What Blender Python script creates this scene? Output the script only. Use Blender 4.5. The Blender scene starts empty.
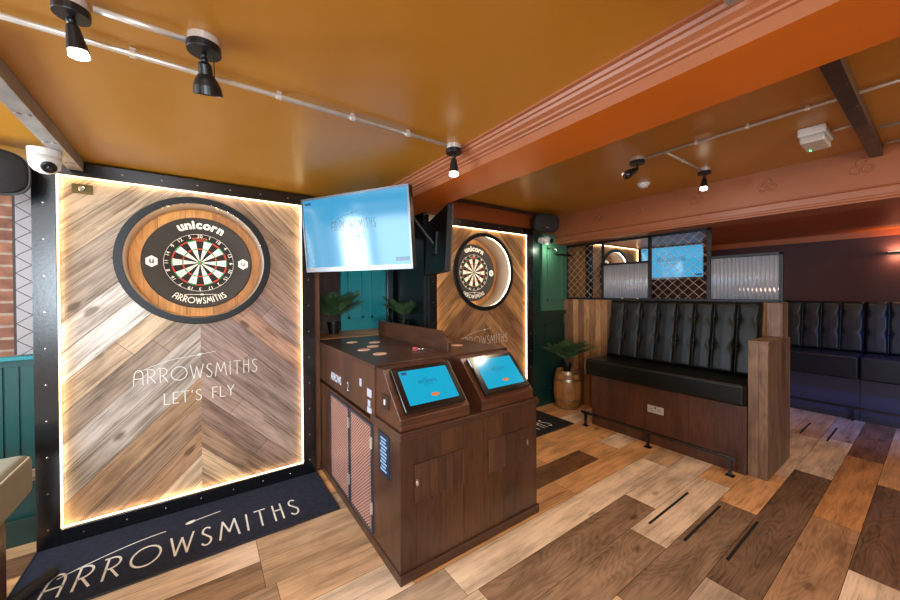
import bpy, bmesh, math, random
from mathutils import Vector, Matrix, noise as mnoise
PI = math.pi
R = math.radians
random.seed(7)
COL = bpy.context.scene.collection
SC = bpy.context.scene

# ------------------------------------------------------------------ camera, world, exposure
def lin(h):
    h = h.lstrip('#')
    o = []
    for i in (0, 2, 4):
        c = int(h[i:i+2], 16)/255
        o.append(c/12.92 if c <= .04045 else ((c+.055)/1.055)**2.4)
    return tuple(o)

def make_camera():
    cam = bpy.data.cameras.new('camera')
    o = bpy.data.objects.new('camera', cam)
    COL.objects.link(o)
    yaw, pitch, roll = .618513, .00902831, .00495789
    f = Vector((math.sin(yaw), math.cos(yaw), 0)); r = Vector((math.cos(yaw), -math.sin(yaw), 0)); d = Vector((0, 0, -1))
    c, s = math.cos(pitch), math.sin(pitch)
    f2 = c*f+s*d; d2 = -s*f+c*d
    c, s = math.cos(roll), math.sin(roll)
    r3 = c*r+s*d2; d3 = -s*r+c*d2
    m = Matrix((r3, -d3, -f2)).transposed().to_4x4()
    m.translation = Vector((0, 0, 1.55))
    o.matrix_world = m
    cam.sensor_width = 36; cam.lens = 349.336/900*36
    cam.shift_x = (450-452.82)/900; cam.shift_y = (295.075-300)/900
    cam.clip_start = .02
    SC.camera = o
make_camera()
w = bpy.data.worlds.new('world'); SC.world = w; w.use_nodes = True
w.node_tree.nodes['Background'].inputs[0].default_value = (.75, .85, 1, 1)
w.node_tree.nodes['Background'].inputs[1].default_value = .3
SC.view_settings.view_transform = 'Standard'; SC.view_settings.look = 'None'
SC.view_settings.gamma = 1; SC.view_settings.use_curve_mapping = False
SC.view_settings.exposure = 0.0

KL = .55   # overall lamp level
def area(name, loc, direction, sx, sy, power, color):
    l = bpy.data.lights.new(name, 'AREA'); l.shape = 'RECTANGLE'; l.size = sx; l.size_y = sy
    l.energy = power*KL; l.color = color
    o = bpy.data.objects.new(name, l); COL.objects.link(o); o.location = loc
    o.rotation_euler = Vector(direction).to_track_quat('-Z', 'Y').to_euler()
    return o
# daylight through the street windows (left wall and the wall behind the camera)
area('window_daylight', (-2.34, 2.05, 1.65), (1, 0, -.05), 1.25, 1.2, 120, (.72, .86, 1))
area('window_daylight', (-2.34, 3.03, 1.65), (1, 0, -.05), .36, 1.2, 120, (.75, .88, 1))
area('window_daylight', (-1.35, -2.9, 1.65), (.2, 1, -.06), 1.9, 1.3, 330, (.76, .89, 1))
area('window_daylight', (3.6, -2.9, 1.6), (0, 1, -.1), 1.6, 1.3, 6, (.85, .90, 1))
# warm fill lights added under the ceiling, behind the camera and over the seating
area('warm_fill', (-.2, -.9, 2.36), (.1, .35, -1), .5, .5, 26, (1, .80, .58))
area('warm_fill', (2.7, -.6, 2.57), (.1, .4, -1), .5, .5, 46, (1, .72, .45))
area('warm_fill', (2.7, 1.9, 2.57), (0, 0, -1), .5, .5, 16, (1, .68, .40))
area('warm_fill', (5.3, .9, 2.27), (.1, 0, -1), .5, .5, 11, (1, .62, .42))
# blue screen glow on the far seating
l = bpy.data.lights.new('blue_lamp_glow', 'SPOT'); l.energy = 170; l.color = (.06, .22, 1); l.spot_size = R(70); l.spot_blend = .9; l.shadow_soft_size = .1
o = bpy.data.objects.new('blue_lamp_glow', l); COL.objects.link(o); o.location = (5.35, -.55, 2.2)
o.rotation_euler = Vector((1.0, .75, -1.9)).to_track_quat('-Z', 'Y').to_euler()
area('recess_fill', (1.5, 3.55, 2.2), (0, .3, -1), .5, .1, 4, (.8, .95, 1))  # hidden fill added to brighten the recess, no lamp there

# ------------------------------------------------------------------ materials
MATS = {}
def nodes_of(m):
    m.use_nodes = True
    nt = m.node_tree
    return nt, nt.nodes['Principled BSDF']

def mat(name, color, rough=.5, metal=0, spec=.5, emit=None, es=0, bump=0, bscale=60, trans=0, var=0, vscale=3, coat=0):
    if name in MATS: return MATS[name]
    m = bpy.data.materials.new(name); nt, b = nodes_of(m)
    c = lin(color) if isinstance(color, str) else color
    b.inputs['Base Color'].default_value = (*c, 1)
    b.inputs['Roughness'].default_value = rough; b.inputs['Metallic'].default_value = metal
    b.inputs['Specular IOR Level'].default_value = spec
    b.inputs['Transmission Weight'].default_value = trans
    b.inputs['Coat Weight'].default_value = coat; b.inputs['Coat Roughness'].default_value = .08
    if emit:
        e = lin(emit) if isinstance(emit, str) else emit
        b.inputs['Emission Color'].default_value = (*e, 1); b.inputs['Emission Strength'].default_value = es
    tc = nt.nodes.new('ShaderNodeTexCoord')
    n = nt.nodes.new('ShaderNodeTexNoise'); n.inputs['Scale'].default_value = vscale; n.inputs['Detail'].default_value = 5
    nt.links.new(tc.outputs['Object'], n.inputs['Vector'])
    if var:
        r = nt.nodes.new('ShaderNodeValToRGB')
        r.color_ramp.elements[0].position = .3; r.color_ramp.elements[1].position = .7
        r.color_ramp.elements[0].color = (*[x*(1-var) for x in c], 1); r.color_ramp.elements[1].color = (*[min(1, x*(1+var)) for x in c], 1)
        nt.links.new(n.outputs['Fac'], r.inputs['Fac']); nt.links.new(r.outputs['Color'], b.inputs['Base Color'])
    if bump:
        n2 = nt.nodes.new('ShaderNodeTexNoise'); n2.inputs['Scale'].default_value = bscale; n2.inputs['Detail'].default_value = 4
        nt.links.new(tc.outputs['Object'], n2.inputs['Vector'])
        bp = nt.nodes.new('ShaderNodeBump'); bp.inputs['Strength'].default_value = bump; bp.inputs['Distance'].default_value = .01
        nt.links.new(n2.outputs['Fac'], bp.inputs['Height']); nt.links.new(bp.outputs['Normal'], b.inputs['Normal'])
    MATS[name] = m
    return m

def math_node(nt, op, a=None, b=None, va=None, vb=None):
    n = nt.nodes.new('ShaderNodeMath'); n.operation = op
    if a is not None: nt.links.new(a, n.inputs[0])
    elif va is not None: n.inputs[0].default_value = va
    if b is not None: nt.links.new(b, n.inputs[1])
    elif vb is not None: n.inputs[1].default_value = vb
    return n.outputs[0]

def grain_nodes(nt, b, vec, base, strength=.55, rough=.5, dark=.45, fine=1.0, cath=.5, crack=.2, crackf=85.0, plain_light=False):
    """vec: u along the grain, v across (metres). base: colour socket."""
    mp = nt.nodes.new('ShaderNodeMapping'); mp.inputs['Scale'].default_value = (2.4, 48*fine, 48*fine)
    nt.links.new(vec, mp.inputs['Vector'])
    n = nt.nodes.new('ShaderNodeTexNoise'); n.inputs['Scale'].default_value = 1; n.inputs['Detail'].default_value = 8; n.inputs['Roughness'].default_value = .65
    nt.links.new(mp.outputs[0], n.inputs['Vector'])
    mp2 = nt.nodes.new('ShaderNodeMapping'); mp2.inputs['Scale'].default_value = (1.1, 6, 6)
    nt.links.new(vec, mp2.inputs['Vector'])
    wv = nt.nodes.new('ShaderNodeTexNoise'); wv.inputs['Scale'].default_value = 1.0; wv.inputs['Detail'].default_value = 1.5
    nt.links.new(mp2.outputs[0], wv.inputs['Vector'])
    k = math_node(nt, 'MULTIPLY', wv.outputs['Fac'], vb=crackf)
    k = math_node(nt, 'SINE', k); k = math_node(nt, 'MULTIPLY', k, vb=.5); k = math_node(nt, 'ADD', k, vb=.5)
    k = math_node(nt, 'POWER', k, vb=.7)
    if plain_light:   # figure shows on the dark-stained boards, pale boards stay plainer
        bw = nt.nodes.new('ShaderNodeRGBToBW'); nt.links.new(base, bw.inputs[0])
        fr_ = nt.nodes.new('ShaderNodeMapRange'); fr_.inputs['From Min'].default_value = .10; fr_.inputs['From Max'].default_value = .45
        fr_.inputs['To Min'].default_value = 1.0; fr_.inputs['To Max'].default_value = .12; nt.links.new(bw.outputs[0], fr_.inputs['Value'])
        km = math_node(nt, 'MULTIPLY', math_node(nt, 'SUBTRACT', k, vb=.85), fr_.outputs[0]); k = math_node(nt, 'ADD', km, vb=.85)
    mp3 = nt.nodes.new('ShaderNodeMapping'); mp3.inputs['Scale'].default_value = (2.6, 9, 9)
    nt.links.new(vec, mp3.inputs['Vector'])
    bl = nt.nodes.new('ShaderNodeTexNoise'); bl.inputs['Scale'].default_value = 1.0; bl.inputs['Detail'].default_value = 4
    nt.links.new(mp3.outputs[0], bl.inputs['Vector'])
    blr = nt.nodes.new('ShaderNodeMapRange'); blr.inputs['From Min'].default_value = .35; blr.inputs['From Max'].default_value = .62
    nt.links.new(bl.outputs['Fac'], blr.inputs['Value'])
    nr = nt.nodes.new('ShaderNodeMapRange'); nr.inputs['From Min'].default_value = .35; nr.inputs['From Max'].default_value = .65
    nt.links.new(n.outputs['Fac'], nr.inputs['Value'])
    a1 = math_node(nt, 'MULTIPLY', nr.outputs[0], vb=(1-cath)*.6); a2 = math_node(nt, 'MULTIPLY', k, vb=cath*.6)
    a3 = math_node(nt, 'MULTIPLY', blr.outputs[0], vb=.4)
    s = math_node(nt, 'ADD', math_node(nt, 'ADD', a1, a2), a3)
    # fine dark cracks and small knots
    mp4 = nt.nodes.new('ShaderNodeMapping'); mp4.inputs['Scale'].default_value = (3.0, 75, 75)
    nt.links.new(vec, mp4.inputs['Vector'])
    ck = nt.nodes.new('ShaderNodeTexNoise'); ck.inputs['Scale'].default_value = 1.0; ck.inputs['Detail'].default_value = 3
    nt.links.new(mp4.outputs[0], ck.inputs['Vector'])
    ckr = nt.nodes.new('ShaderNodeMapRange'); ckr.inputs['From Min'].default_value = .60; ckr.inputs['From Max'].default_value = .72
    nt.links.new(ck.outputs['Fac'], ckr.inputs['Value'])
    mp5 = nt.nodes.new('ShaderNodeMapping'); mp5.inputs['Scale'].default_value = (2.6, 5.0, 5.0)
    nt.links.new(vec, mp5.inputs['Vector'])
    vo = nt.nodes.new('ShaderNodeTexVoronoi'); vo.inputs['Scale'].default_value = 1.0; nt.links.new(mp5.outputs[0], vo.inputs['Vector'])
    kr = nt.nodes.new('ShaderNodeMapRange'); kr.inputs['From Min'].default_value = .14; kr.inputs['From Max'].default_value = .05
    nt.links.new(vo.outputs['Distance'], kr.inputs['Value'])
    s = math_node(nt, 'SUBTRACT', s, math_node(nt, 'MULTIPLY', ckr.outputs[0], vb=crack))
    s = math_node(nt, 'SUBTRACT', s, math_node(nt, 'MULTIPLY', kr.outputs[0], vb=crack*1.3))
    rp = nt.nodes.new('ShaderNodeValToRGB')
    rp.color_ramp.elements[0].position = .1; rp.color_ramp.elements[1].position = .8
    d = dark
    rp.color_ramp.elements[0].color = (d, d*.86, d*.72, 1); rp.color_ramp.elements[1].color = (1.12, 1.12, 1.12, 1)
    nt.links.new(s, rp.inputs['Fac'])
    mx = nt.nodes.new('ShaderNodeMixRGB'); mx.blend_type = 'MULTIPLY'; mx.inputs['Fac'].default_value = strength
    nt.links.new(base, mx.inputs['Color1']); nt.links.new(rp.outputs['Color'], mx.inputs['Color2'])
    nt.links.new(mx.outputs['Color'], b.inputs['Base Color'])
    bp = nt.nodes.new('ShaderNodeBump'); bp.inputs['Strength'].default_value = .12; bp.inputs['Distance'].default_value = .004
    nt.links.new(s, bp.inputs['Height']); nt.links.new(bp.outputs['Normal'], b.inputs['Normal'])
    b.inputs['Roughness'].default_value = rough

def plank_mat(name, rough=.42, strength=.8, dark=.35, cath=.5, fine=1.0, coat=0, crack=.3, line=85.0):
    """wood for plank meshes: UV in metres and a per-plank tone"""
    m = bpy.data.materials.new(name); nt, b = nodes_of(m)
    uv = nt.nodes.new('ShaderNodeUVMap'); at = nt.nodes.new('ShaderNodeAttribute'); at.attribute_name = 'tone'
    b.inputs['Coat Weight'].default_value = coat; b.inputs['Coat Roughness'].default_value = .25
    grain_nodes(nt, b, uv.outputs[0], at.outputs['Color'], strength, rough, dark, fine, cath, crack, line, name == 'oak_floor')
    MATS[name] = m
    return m

def wood(name, tones, axis='z', width=.12, rough=.45, strength=.8, dark=.35, coat=0, cath=.35, fine=1.6):
    """solid-object wood: boards run along axis, board colour chosen per board"""
    m = bpy.data.materials.new(name); nt, b = nodes_of(m)
    tc = nt.nodes.new('ShaderNodeTexCoord'); sp = nt.nodes.new('ShaderNodeSeparateXYZ'); nt.links.new(tc.outputs['Object'], sp.inputs[0])
    ax = {'x': 0, 'y': 1, 'z': 2}[axis]; oth = [i for i in range(3) if i != ax]
    across = math_node(nt, 'ADD', sp.outputs[oth[0]], sp.outputs[oth[1]])
    bid = math_node(nt, 'FLOOR', math_node(nt, 'DIVIDE', across, vb=width))
    wn = nt.nodes.new('ShaderNodeTexWhiteNoise'); wn.noise_dimensions = '1D'; nt.links.new(bid, wn.inputs['W'])
    rp = nt.nodes.new('ShaderNodeValToRGB'); rp.color_ramp.interpolation = 'CONSTANT'
    el = rp.color_ramp.elements
    while len(el) < len(tones): el.new(.5)
    for i, t in enumerate(tones): el[i].position = i/len(tones); el[i].color = (*lin(t), 1)
    nt.links.new(wn.outputs['Value'], rp.inputs['Fac'])
    cb = nt.nodes.new('ShaderNodeCombineXYZ')
    u = math_node(nt, 'ADD', sp.outputs[ax], math_node(nt, 'MULTIPLY', wn.outputs['Value'], vb=37.0))
    nt.links.new(u, cb.inputs[0]); nt.links.new(across, cb.inputs[1])
    b.inputs['Coat Weight'].default_value = coat; b.inputs['Coat Roughness'].default_value = .2
    # thin dark joint between boards
    fr = math_node(nt, 'FRACT', math_node(nt, 'DIVIDE', across, vb=width))
    j = math_node(nt, 'GREATER_THAN', fr, vb=.0032/width)
    jm = nt.nodes.new('ShaderNodeMixRGB'); nt.links.new(j, jm.inputs['Fac'])
    jm.inputs['Color1'].default_value = (*[x*.25 for x in lin(tones[0])], 1); nt.links.new(rp.outputs['Color'], jm.inputs['Color2'])
    grain_nodes(nt, b, cb.outputs[0], jm.outputs['Color'], strength, rough, dark, fine, cath)
    MATS[name] = m
    return m

def brick_mat():
    m = bpy.data.materials.new('brick'); nt, b = nodes_of(m)
    tc = nt.nodes.new('ShaderNodeTexCoord'); sp = nt.nodes.new('ShaderNodeSeparateXYZ'); nt.links.new(tc.outputs['Object'], sp.inputs[0])
    cb = nt.nodes.new('ShaderNodeCombineXYZ'); nt.links.new(sp.outputs[0], cb.inputs[0]); nt.links.new(sp.outputs[2], cb.inputs[1])
    n = nt.nodes.new('ShaderNodeTexNoise'); n.inputs['Scale'].default_value = 18; nt.links.new(tc.outputs['Object'], n.inputs['Vector'])
    br = nt.nodes.new('ShaderNodeTexBrick'); br.inputs['Scale'].default_value = 1
    br.inputs['Brick Width'].default_value = .22; br.inputs['Row Height'].default_value = .075; br.inputs['Mortar Size'].default_value = .008
    br.inputs['Color1'].default_value = (*lin('#8a5a40'), 1); br.inputs['Color2'].default_value = (*lin('#6b4231'), 1); br.inputs['Mortar'].default_value = (*lin('#8d7866'), 1)
    nt.links.new(cb.outputs[0], br.inputs['Vector'])
    mx = nt.nodes.new('ShaderNodeMixRGB'); mx.blend_type = 'OVERLAY'; mx.inputs['Fac'].default_value = .7
    nt.links.new(br.outputs['Color'], mx.inputs['Color1']); nt.links.new(n.outputs['Fac'], mx.inputs['Color2'])
    nt.links.new(mx.outputs[0], b.inputs['Base Color']); b.inputs['Roughness'].default_value = .9
    bp = nt.nodes.new('ShaderNodeBump'); bp.inputs['Strength'].default_value = .6; bp.inputs['Distance'].default_value = .01; bp.invert = True
    nt.links.new(br.outputs['Fac'], bp.inputs['Height']); nt.links.new(bp.outputs['Normal'], b.inputs['Normal'])
    MATS['brick'] = m
    return m

OCHRE = mat('ochre_ceiling_paint', '#b67d26', .33, var=.05, vscale=2, bump=.03, bscale=4)
OCHRE2 = OCHRE
SOFFIT = mat('orange_soffit_paint', '#cf6c14', .36, var=.05, bump=.03, bscale=8)
TERRA = mat('terracotta_paint', '#a2623f', .42, var=.05, bump=.03, bscale=8)
MAROON = mat('maroon_paint', '#421c20', .6, var=.08)
TEAL = mat('teal_paint', '#0a4543', .35)
GREEN = mat('green_paint', '#44705a', .38)
DGREEN = mat('dark_green_paint', '#10332a', .35)
PLASTER = mat('pale_plaster', '#b9a894', .8)
BLACK = mat('black_steel', '#0f1013', .22, 0, bump=.03, spec=.8)
BLACKP = mat('black_plastic', '#101012', .4)
BLACKF = mat('powder_coated_black', '#101114', .45, spec=.4)
RUBBER = mat('black_rubber', '#18181a', .6)
GALV = mat('galvanised_steel', '#dedbd6', .32, .55, var=.1, vscale=20)
STEELBAR = mat('dull_steel', '#a39e98', .45, .5, var=.2, vscale=8)
WHITE = mat('white_plastic', '#e8e8e6', .35)
LETTER = mat('white_vinyl', '#f2f0ea', .5)
GLASSBLK = mat('black_lens', '#050507', .05, coat=1)
CHROME = mat('chrome', '#dddddd', .15, 1)
COPPER = mat('copper_mesh', '#dba796', .35, .2)
LED = mat('led_strip_light', '#fff0d0', .5, emit=(1, .74, .42), es=11)
NLED = mat('niche_led', '#fff0d0', .5, emit=(1, .82, .6), es=75)
BULB = mat('lit_bulb', '#ffffff', .3, emit=(1, .86, .66), es=14)
SCREEN = mat('blue_screen', '#020405', .12, emit='#48b4e8', es=.82)
TSCREEN = mat('cyan_screen', '#020405', .12, emit='#10b2da', es=.9)
SCREENTXT = mat('screen_text', '#04202c', .2, emit='#2270a0', es=.5)
ORANGEBTN = mat('orange_button', '#b06020', .3, emit='#c07030', es=.5)
CREAM = mat('cream_sisal', '#f5f0e4', .8); DBLACK = mat('black_sisal', '#151413', .8)
DRED = mat('red_sisal', '#c33a30', .8); DGRN = mat('green_sisal', '#1f9a58', .8)
SURR = mat('surround_foam', '#262425', .75)
NICHE = mat('niche_lining', '#d9cbbb', .6)
LEATHER = mat('dark_leather', '#0b0d0a', .38, bump=.12, bscale=120, spec=.3)
NAVYL = mat('navy_leather', '#10181f', .38, bump=.12, bscale=120, spec=.4)
BEIGE = mat('beige_upholstery', '#8d8774', .6, bump=.2, bscale=200, var=.1)
CARPET = mat('navy_mat', '#20263a', .95, bump=.8, bscale=400, var=.35, vscale=30)
LEAF = mat('palm_leaf', '#53734a', .5, var=.3, vscale=20); STEM = mat('palm_stem', '#4a4028', .7)
TILE = mat('pale_tile', '#918886', .3)
GROUT = mat('dark_grout', '#3f3430', .9)
COAST = mat('coaster_board', '#e0b59c', .7)
BRASS = mat('aged_brass', '#6b5a35', .4, .8)
HOOP = mat('barrel_hoop', '#a08a6c', .35, .8)
NAVY = mat('navy_card', '#15233a', .5); PALEB = mat('pale_blue_print', '#8fb3d8', .6)
RED = mat('red_flight', '#b02a2a', .4)
brick_mat()
FLOORW = plank_mat('oak_floor', .38, .9, .30, .5, .8, coat=.10, crack=.35, line=150.0)
PANELW = plank_mat('reclaimed_board', .62, .9, .28, .12, 1.2, crack=.5)
NICHEW = wood('niche_boards', ['#bb8644', '#a97436', '#c8954f', '#9b6832'], 'z', .17, .5, .8, .45)
KIOSKW = wood('walnut_boards', ['#4e2f20', '#472b1d', '#54341f', '#482c1f'], 'z', .16, .36, .8, .42, coat=.25)
KIOSKH = wood('walnut_boards_flat', ['#47291c', '#503222'], 'y', .4, .36, .8, .45, coat=.25)
KIOSKX = wood('walnut_rail', ['#472b1e', '#513425'], 'x', .5, .4, .8, .45, coat=.2)
BENCHW = wood('stained_panel', ['#54301f', '#4a2a1b', '#5e3824'], 'z', .2, .4, .8, .45, coat=.15)
RECLW = wood('reclaimed_partition', ['#a57446', '#8b5e38', '#b58352', '#7c5334', '#97693f'], 'z', .085, .6, .9, .4)
PILLW = wood('pillar_boards', ['#80624a', '#6f543f', '#8d6c51'], 'z', .12, .5, .9, .4)
BARRELW = wood('barrel_staves', ['#b5793e', '#a26a34', '#c0874c'], 'z', .045, .45, .7, .5)
LEGW = wood('stool_leg_wood', ['#5b3a28'], 'z', .3)
LEDGEW = wood('ledge_wood', ['#c48e5c', '#b27f50'], 'x', .3)
DARKW = wood('dark_recess_boards', ['#4a3028', '#3c2720'], 'z', .15)

def fluted_glass():
    m = bpy.data.materials.new('fluted_glass'); nt, b = nodes_of(m)
    b.inputs['Base Color'].default_value = (.72, .76, .84, 1); b.inputs['Roughness'].default_value = .10
    b.inputs['Transmission Weight'].default_value = .66; b.inputs['IOR'].default_value = 1.42
    MATS['fluted_glass'] = m
    return m
FLUTE = fluted_glass()

# ------------------------------------------------------------------ mesh helpers
ORG = {}
class MB:
    def __init__(s): s.v = []; s.f = []; s.m = []; s.uv = {}; s.tone = {}
    def add(s, vs, fs, mi=0):
        n = len(s.v); s.v += [Vector(x) for x in vs]
        for f in fs: s.f.append([n+i for i in f]); s.m.append(mi)
        return s
    def box(s, x0, x1, y0, y1, z0, z1, mi=0, M=None):
        vs = [Vector((x, y, z)) for z in (z0, z1) for y in (y0, y1) for x in (x0, x1)]
        if M: vs = [M @ v for v in vs]
        return s.add(vs, [(0, 2, 3, 1), (4, 5, 7, 6), (0, 1, 5, 4), (2, 6, 7, 3), (0, 4, 6, 2), (1, 3, 7, 5)], mi)
    def prism(s, poly, vec, mi=0):
        n = len(poly); vec = Vector(vec); a = [Vector(p) for p in poly]
        s.add(a+[p+vec for p in a], [tuple(range(n))[::-1], tuple(range(n, 2*n))]+[(i, (i+1) % n, n+(i+1) % n, n+i) for i in range(n)], mi)
        return s
    def tube(s, pts, r, n=8, mi=0, closed=False):
        pts = [Vector(p) for p in pts]; rs = r if isinstance(r, (list, tuple)) else [r]*len(pts)
        k = len(pts); rings = []; up = None
        for i, p in enumerate(pts):
            if closed: t = pts[(i+1) % k]-pts[i-1]
            else: t = pts[min(i+1, k-1)]-pts[max(i-1, 0)]
            t.normalize()
            if up is None:
                up = t.orthogonal().normalized()
            up = (up-t*up.dot(t)); up = up.normalized() if up.length > 1e-6 else t.orthogonal().normalized()
            b = t.cross(up)
            rings.append([p+(up*math.cos(2*PI*j/n)+b*math.sin(2*PI*j/n))*rs[i] for j in range(n)])
        vs = [v for q in rings for v in q]; fs = []
        for i in range(k if closed else k-1):
            a = i*n; c = ((i+1) % k)*n
            for j in range(n): fs.append((a+j, a+(j+1) % n, c+(j+1) % n, c+j))
        if not closed: fs += [tuple(range(n))[::-1], tuple((k-1)*n+j for j in range(n))]
        return s.add(vs, fs, mi)
    def lathe(s, prof, M=None, n=32, mi=0, capped=True):
        M = M or Matrix(); vs = []; fs = []
        for r, z in prof:
            for j in range(n): vs.append(M @ Vector((r*math.cos(2*PI*j/n), r*math.sin(2*PI*j/n), z)))
        k = len(prof)
        for i in range(k-1):
            for j in range(n): fs.append((i*n+j, i*n+(j+1) % n, (i+1)*n+(j+1) % n, (i+1)*n+j))
        if capped: fs += [tuple(range(n))[::-1], tuple((k-1)*n+j for j in range(n))]
        return s.add(vs, fs, mi)
    def ball(s, c, r, n=12, mi=0, sc=(1, 1, 1)):
        prof = [(max(1e-4, math.sin(PI*i/n))*r, -math.cos(PI*i/n)*r) for i in range(n+1)]
        return s.lathe(prof, Matrix.Translation(Vector(c)) @ Matrix.Diagonal((*sc, 1)), n*2, mi)
    def obj(s, name, mats, parent=None, smooth=False, bevel=0, at=None):
        if not isinstance(mats, (list, tuple)): mats = [mats]
        if parent is not None: o0 = ORG[parent.name]
        elif at is not None: o0 = Vector(at)
        else:
            xs = [v.x for v in s.v]; ys = [v.y for v in s.v]; zs = [v.z for v in s.v]
            o0 = Vector(((min(xs)+max(xs))/2, (min(ys)+max(ys))/2, min(zs)))
        me = bpy.data.meshes.new(name)
        me.from_pydata([v-o0 for v in s.v], [], s.f)
        for m in mats: me.materials.append(m)
        for i, p in enumerate(me.polygons):
            p.material_index = s.m[i]; p.use_smooth = smooth
        if s.uv:
            me.uv_layers.new(name='UVMap'); me.color_attributes.new('tone', 'FLOAT_COLOR', 'CORNER')
            uvl = me.uv_layers['UVMap']; ca = me.color_attributes['tone']
            for i, p in enumerate(me.polygons):
                uvs = s.uv.get(i); t = s.tone.get(i, (.2, .2, .2))
                for j, li in enumerate(p.loop_indices):
                    if uvs: uvl.data[li].uv = uvs[j]
                    ca.data[li].color = (*t, 1)
        bm = bmesh.new(); bm.from_mesh(me)
        if not s.uv: bmesh.ops.recalc_face_normals(bm, faces=bm.faces)
        bm.to_mesh(me); bm.free()
        me.update()
        o = bpy.data.objects.new(name, me); COL.objects.link(o)
        if parent is not None: o.parent = parent; ORG[o.name] = o0
        else: o.location = o0; ORG[o.name] = o0
        if bevel:
            b = o.modifiers.new('bevel', 'BEVEL'); b.width = bevel; b.segments = 3 if bevel > .008 else 2; b.limit_method = 'ANGLE'; b.angle_limit = R(35)
            if smooth or bevel > .008:
                for p in me.polygons: p.use_smooth = True
                try: b.harden_normals = True
                except Exception: pass
        return o

def tag(o, label, cat, group=None, kind=None):
    if label: o['label'] = label
    if cat: o['category'] = cat
    if group: o['group'] = group
    if kind: o['kind'] = kind
    return o
def thing(name, label, cat, loc, group=None):
    o = bpy.data.objects.new(name, None); COL.objects.link(o); o.location = loc
    o.empty_display_size = .1
    ORG[o.name] = Vector(loc)
    return tag(o, label, cat, group)
def struct(o, label=None):
    o['kind'] = 'structure'
    if label: o['label'] = label
    return o
def box(name, x0, x1, y0, y1, z0, z1, m, parent=None, bevel=0, M=None):
    return MB().box(x0, x1, y0, y1, z0, z1, 0, M).obj(name, m, parent, bevel=bevel)
def frame_mat(origin, xdir, zdir):
    """matrix with local x, z given, y = z cross x"""
    x = Vector(xdir).normalized(); z = Vector(zdir).normalized(); y = z.cross(x).normalized(); x = y.cross(z)
    m = Matrix((x, y, z)).transposed().to_4x4(); m.translation = Vector(origin)
    return m

def clip(poly, a, b, c):
    """keep a*x+b*y<=c"""
    out = []
    for i in range(len(poly)):
        p, q = poly[i], poly[(i+1) % len(poly)]
        dp = a*p[0]+b*p[1]-c; dq = a*q[0]+b*q[1]-c
        if dp <= 1e-9: out.append(p)
        if (dp < 0) != (dq < 0) and abs(dp-dq) > 1e-12:
            t = dp/(dp-dq); out.append((p[0]+(q[0]-p[0])*t, p[1]+(q[1]-p[1])*t))
    return out if len(out) > 2 else []

def plank_face(mb, poly3, uvs, tone, mi=0):
    idx = len(mb.f)
    mb.add(poly3, [tuple(range(len(poly3)))], mi)
    mb.uv[idx] = uvs; mb.tone[idx] = tone

# ---- stroke lettering
def arc(cx, cy, rx, ry, a0, a1, n=10):
    return [(cx+rx*math.cos(R(a0+(a1-a0)*i/n)), cy+ry*math.sin(R(a0+(a1-a0)*i/n))) for i in range(n+1)]
GLY = {
 'A': (.50, [[(0, 0), (.03, .55)]+arc(.27, .62, .23, .38, 175, 0)+[(.50, 0)], [(.0, .42), (.5, .42)]]),
 'R': (.48, [[(.06, 0), (.06, 1)], [(-.04, 1), (.1, 1)]+arc(.16, .73, .28, .27, 90, -90)+[(.06, .46)], [(.2, .46), (.48, 0)]]),
 'O': (.92, [arc(.46, .5, .46, .48, 0, 360, 24)]),
 'W': (.78, [[(0, 1), (.2, 0), (.39, .85), (.58, 0), (.78, 1)]]),
 'S': (.36, [arc(.19, .76, .15, .22, 40, 200, 8)+[(.2, .5)]+arc(.17, .24, .17, .24, 30, -150, 8)]),
 'M': (.72, [[(0, 0), (.13, 1), (.36, .3), (.59, 1), (.72, 0)]]),
 'I': (.1, [[(.05, 0), (.05, 1)]]),
 'T': (.44, [[(.22, 0), (.22, 1)], [(0, 1), (.44, 1)]]),
 'H': (.42, [[(.04, 0), (.04, 1)], [(.38, 0), (.38, 1)], [(.04, .62), (.38, .62)]]),
 'L': (.36, [[(.04, 1), (.04, 0), (.36, 0)]]),
 'E': (.36, [[(.36, 1), (.04, 1), (.04, 0), (.36, 0)], [(.04, .45), (.3, .45)]]),
 "'": (.12, [[(.06, 1), (.04, .8)]]),
 'F': (.34, [[(.34, 1), (.04, 1), (.04, 0)], [(.04, .55), (.28, .55)]]),
 'Y': (.44, [[(0, 1), (.22, .5), (.44, 1)], [(.22, .5), (.22, 0)]]),
 'D': (.44, [[(.04, 0), (.04, 1)]+arc(.06, .5, .38, .5, 90, -90)+[(.04, 0)]]),
 ' ': (.35, []),
}
def word_strokes(txt, gap=.16):
    x = 0; out = []
    for c in txt:
        w_, st = GLY[c]
        for q in st: out.append([(px+x, py) for px, py in q])
        x += w_+gap
    return out, x-gap
def dart_strokes(W, k=1.0):
    """the thin dart flying over the word, from over the first letter up past the middle"""
    a = [(W*(.03+.36*t), k*(.85+.78*(1-(1-t)**1.7))) for t in [i/12 for i in range(13)]]
    return [a, [(W*.515, k*1.76), (W*.63, k*1.88)]], (W*.495, k*1.74)
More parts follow.
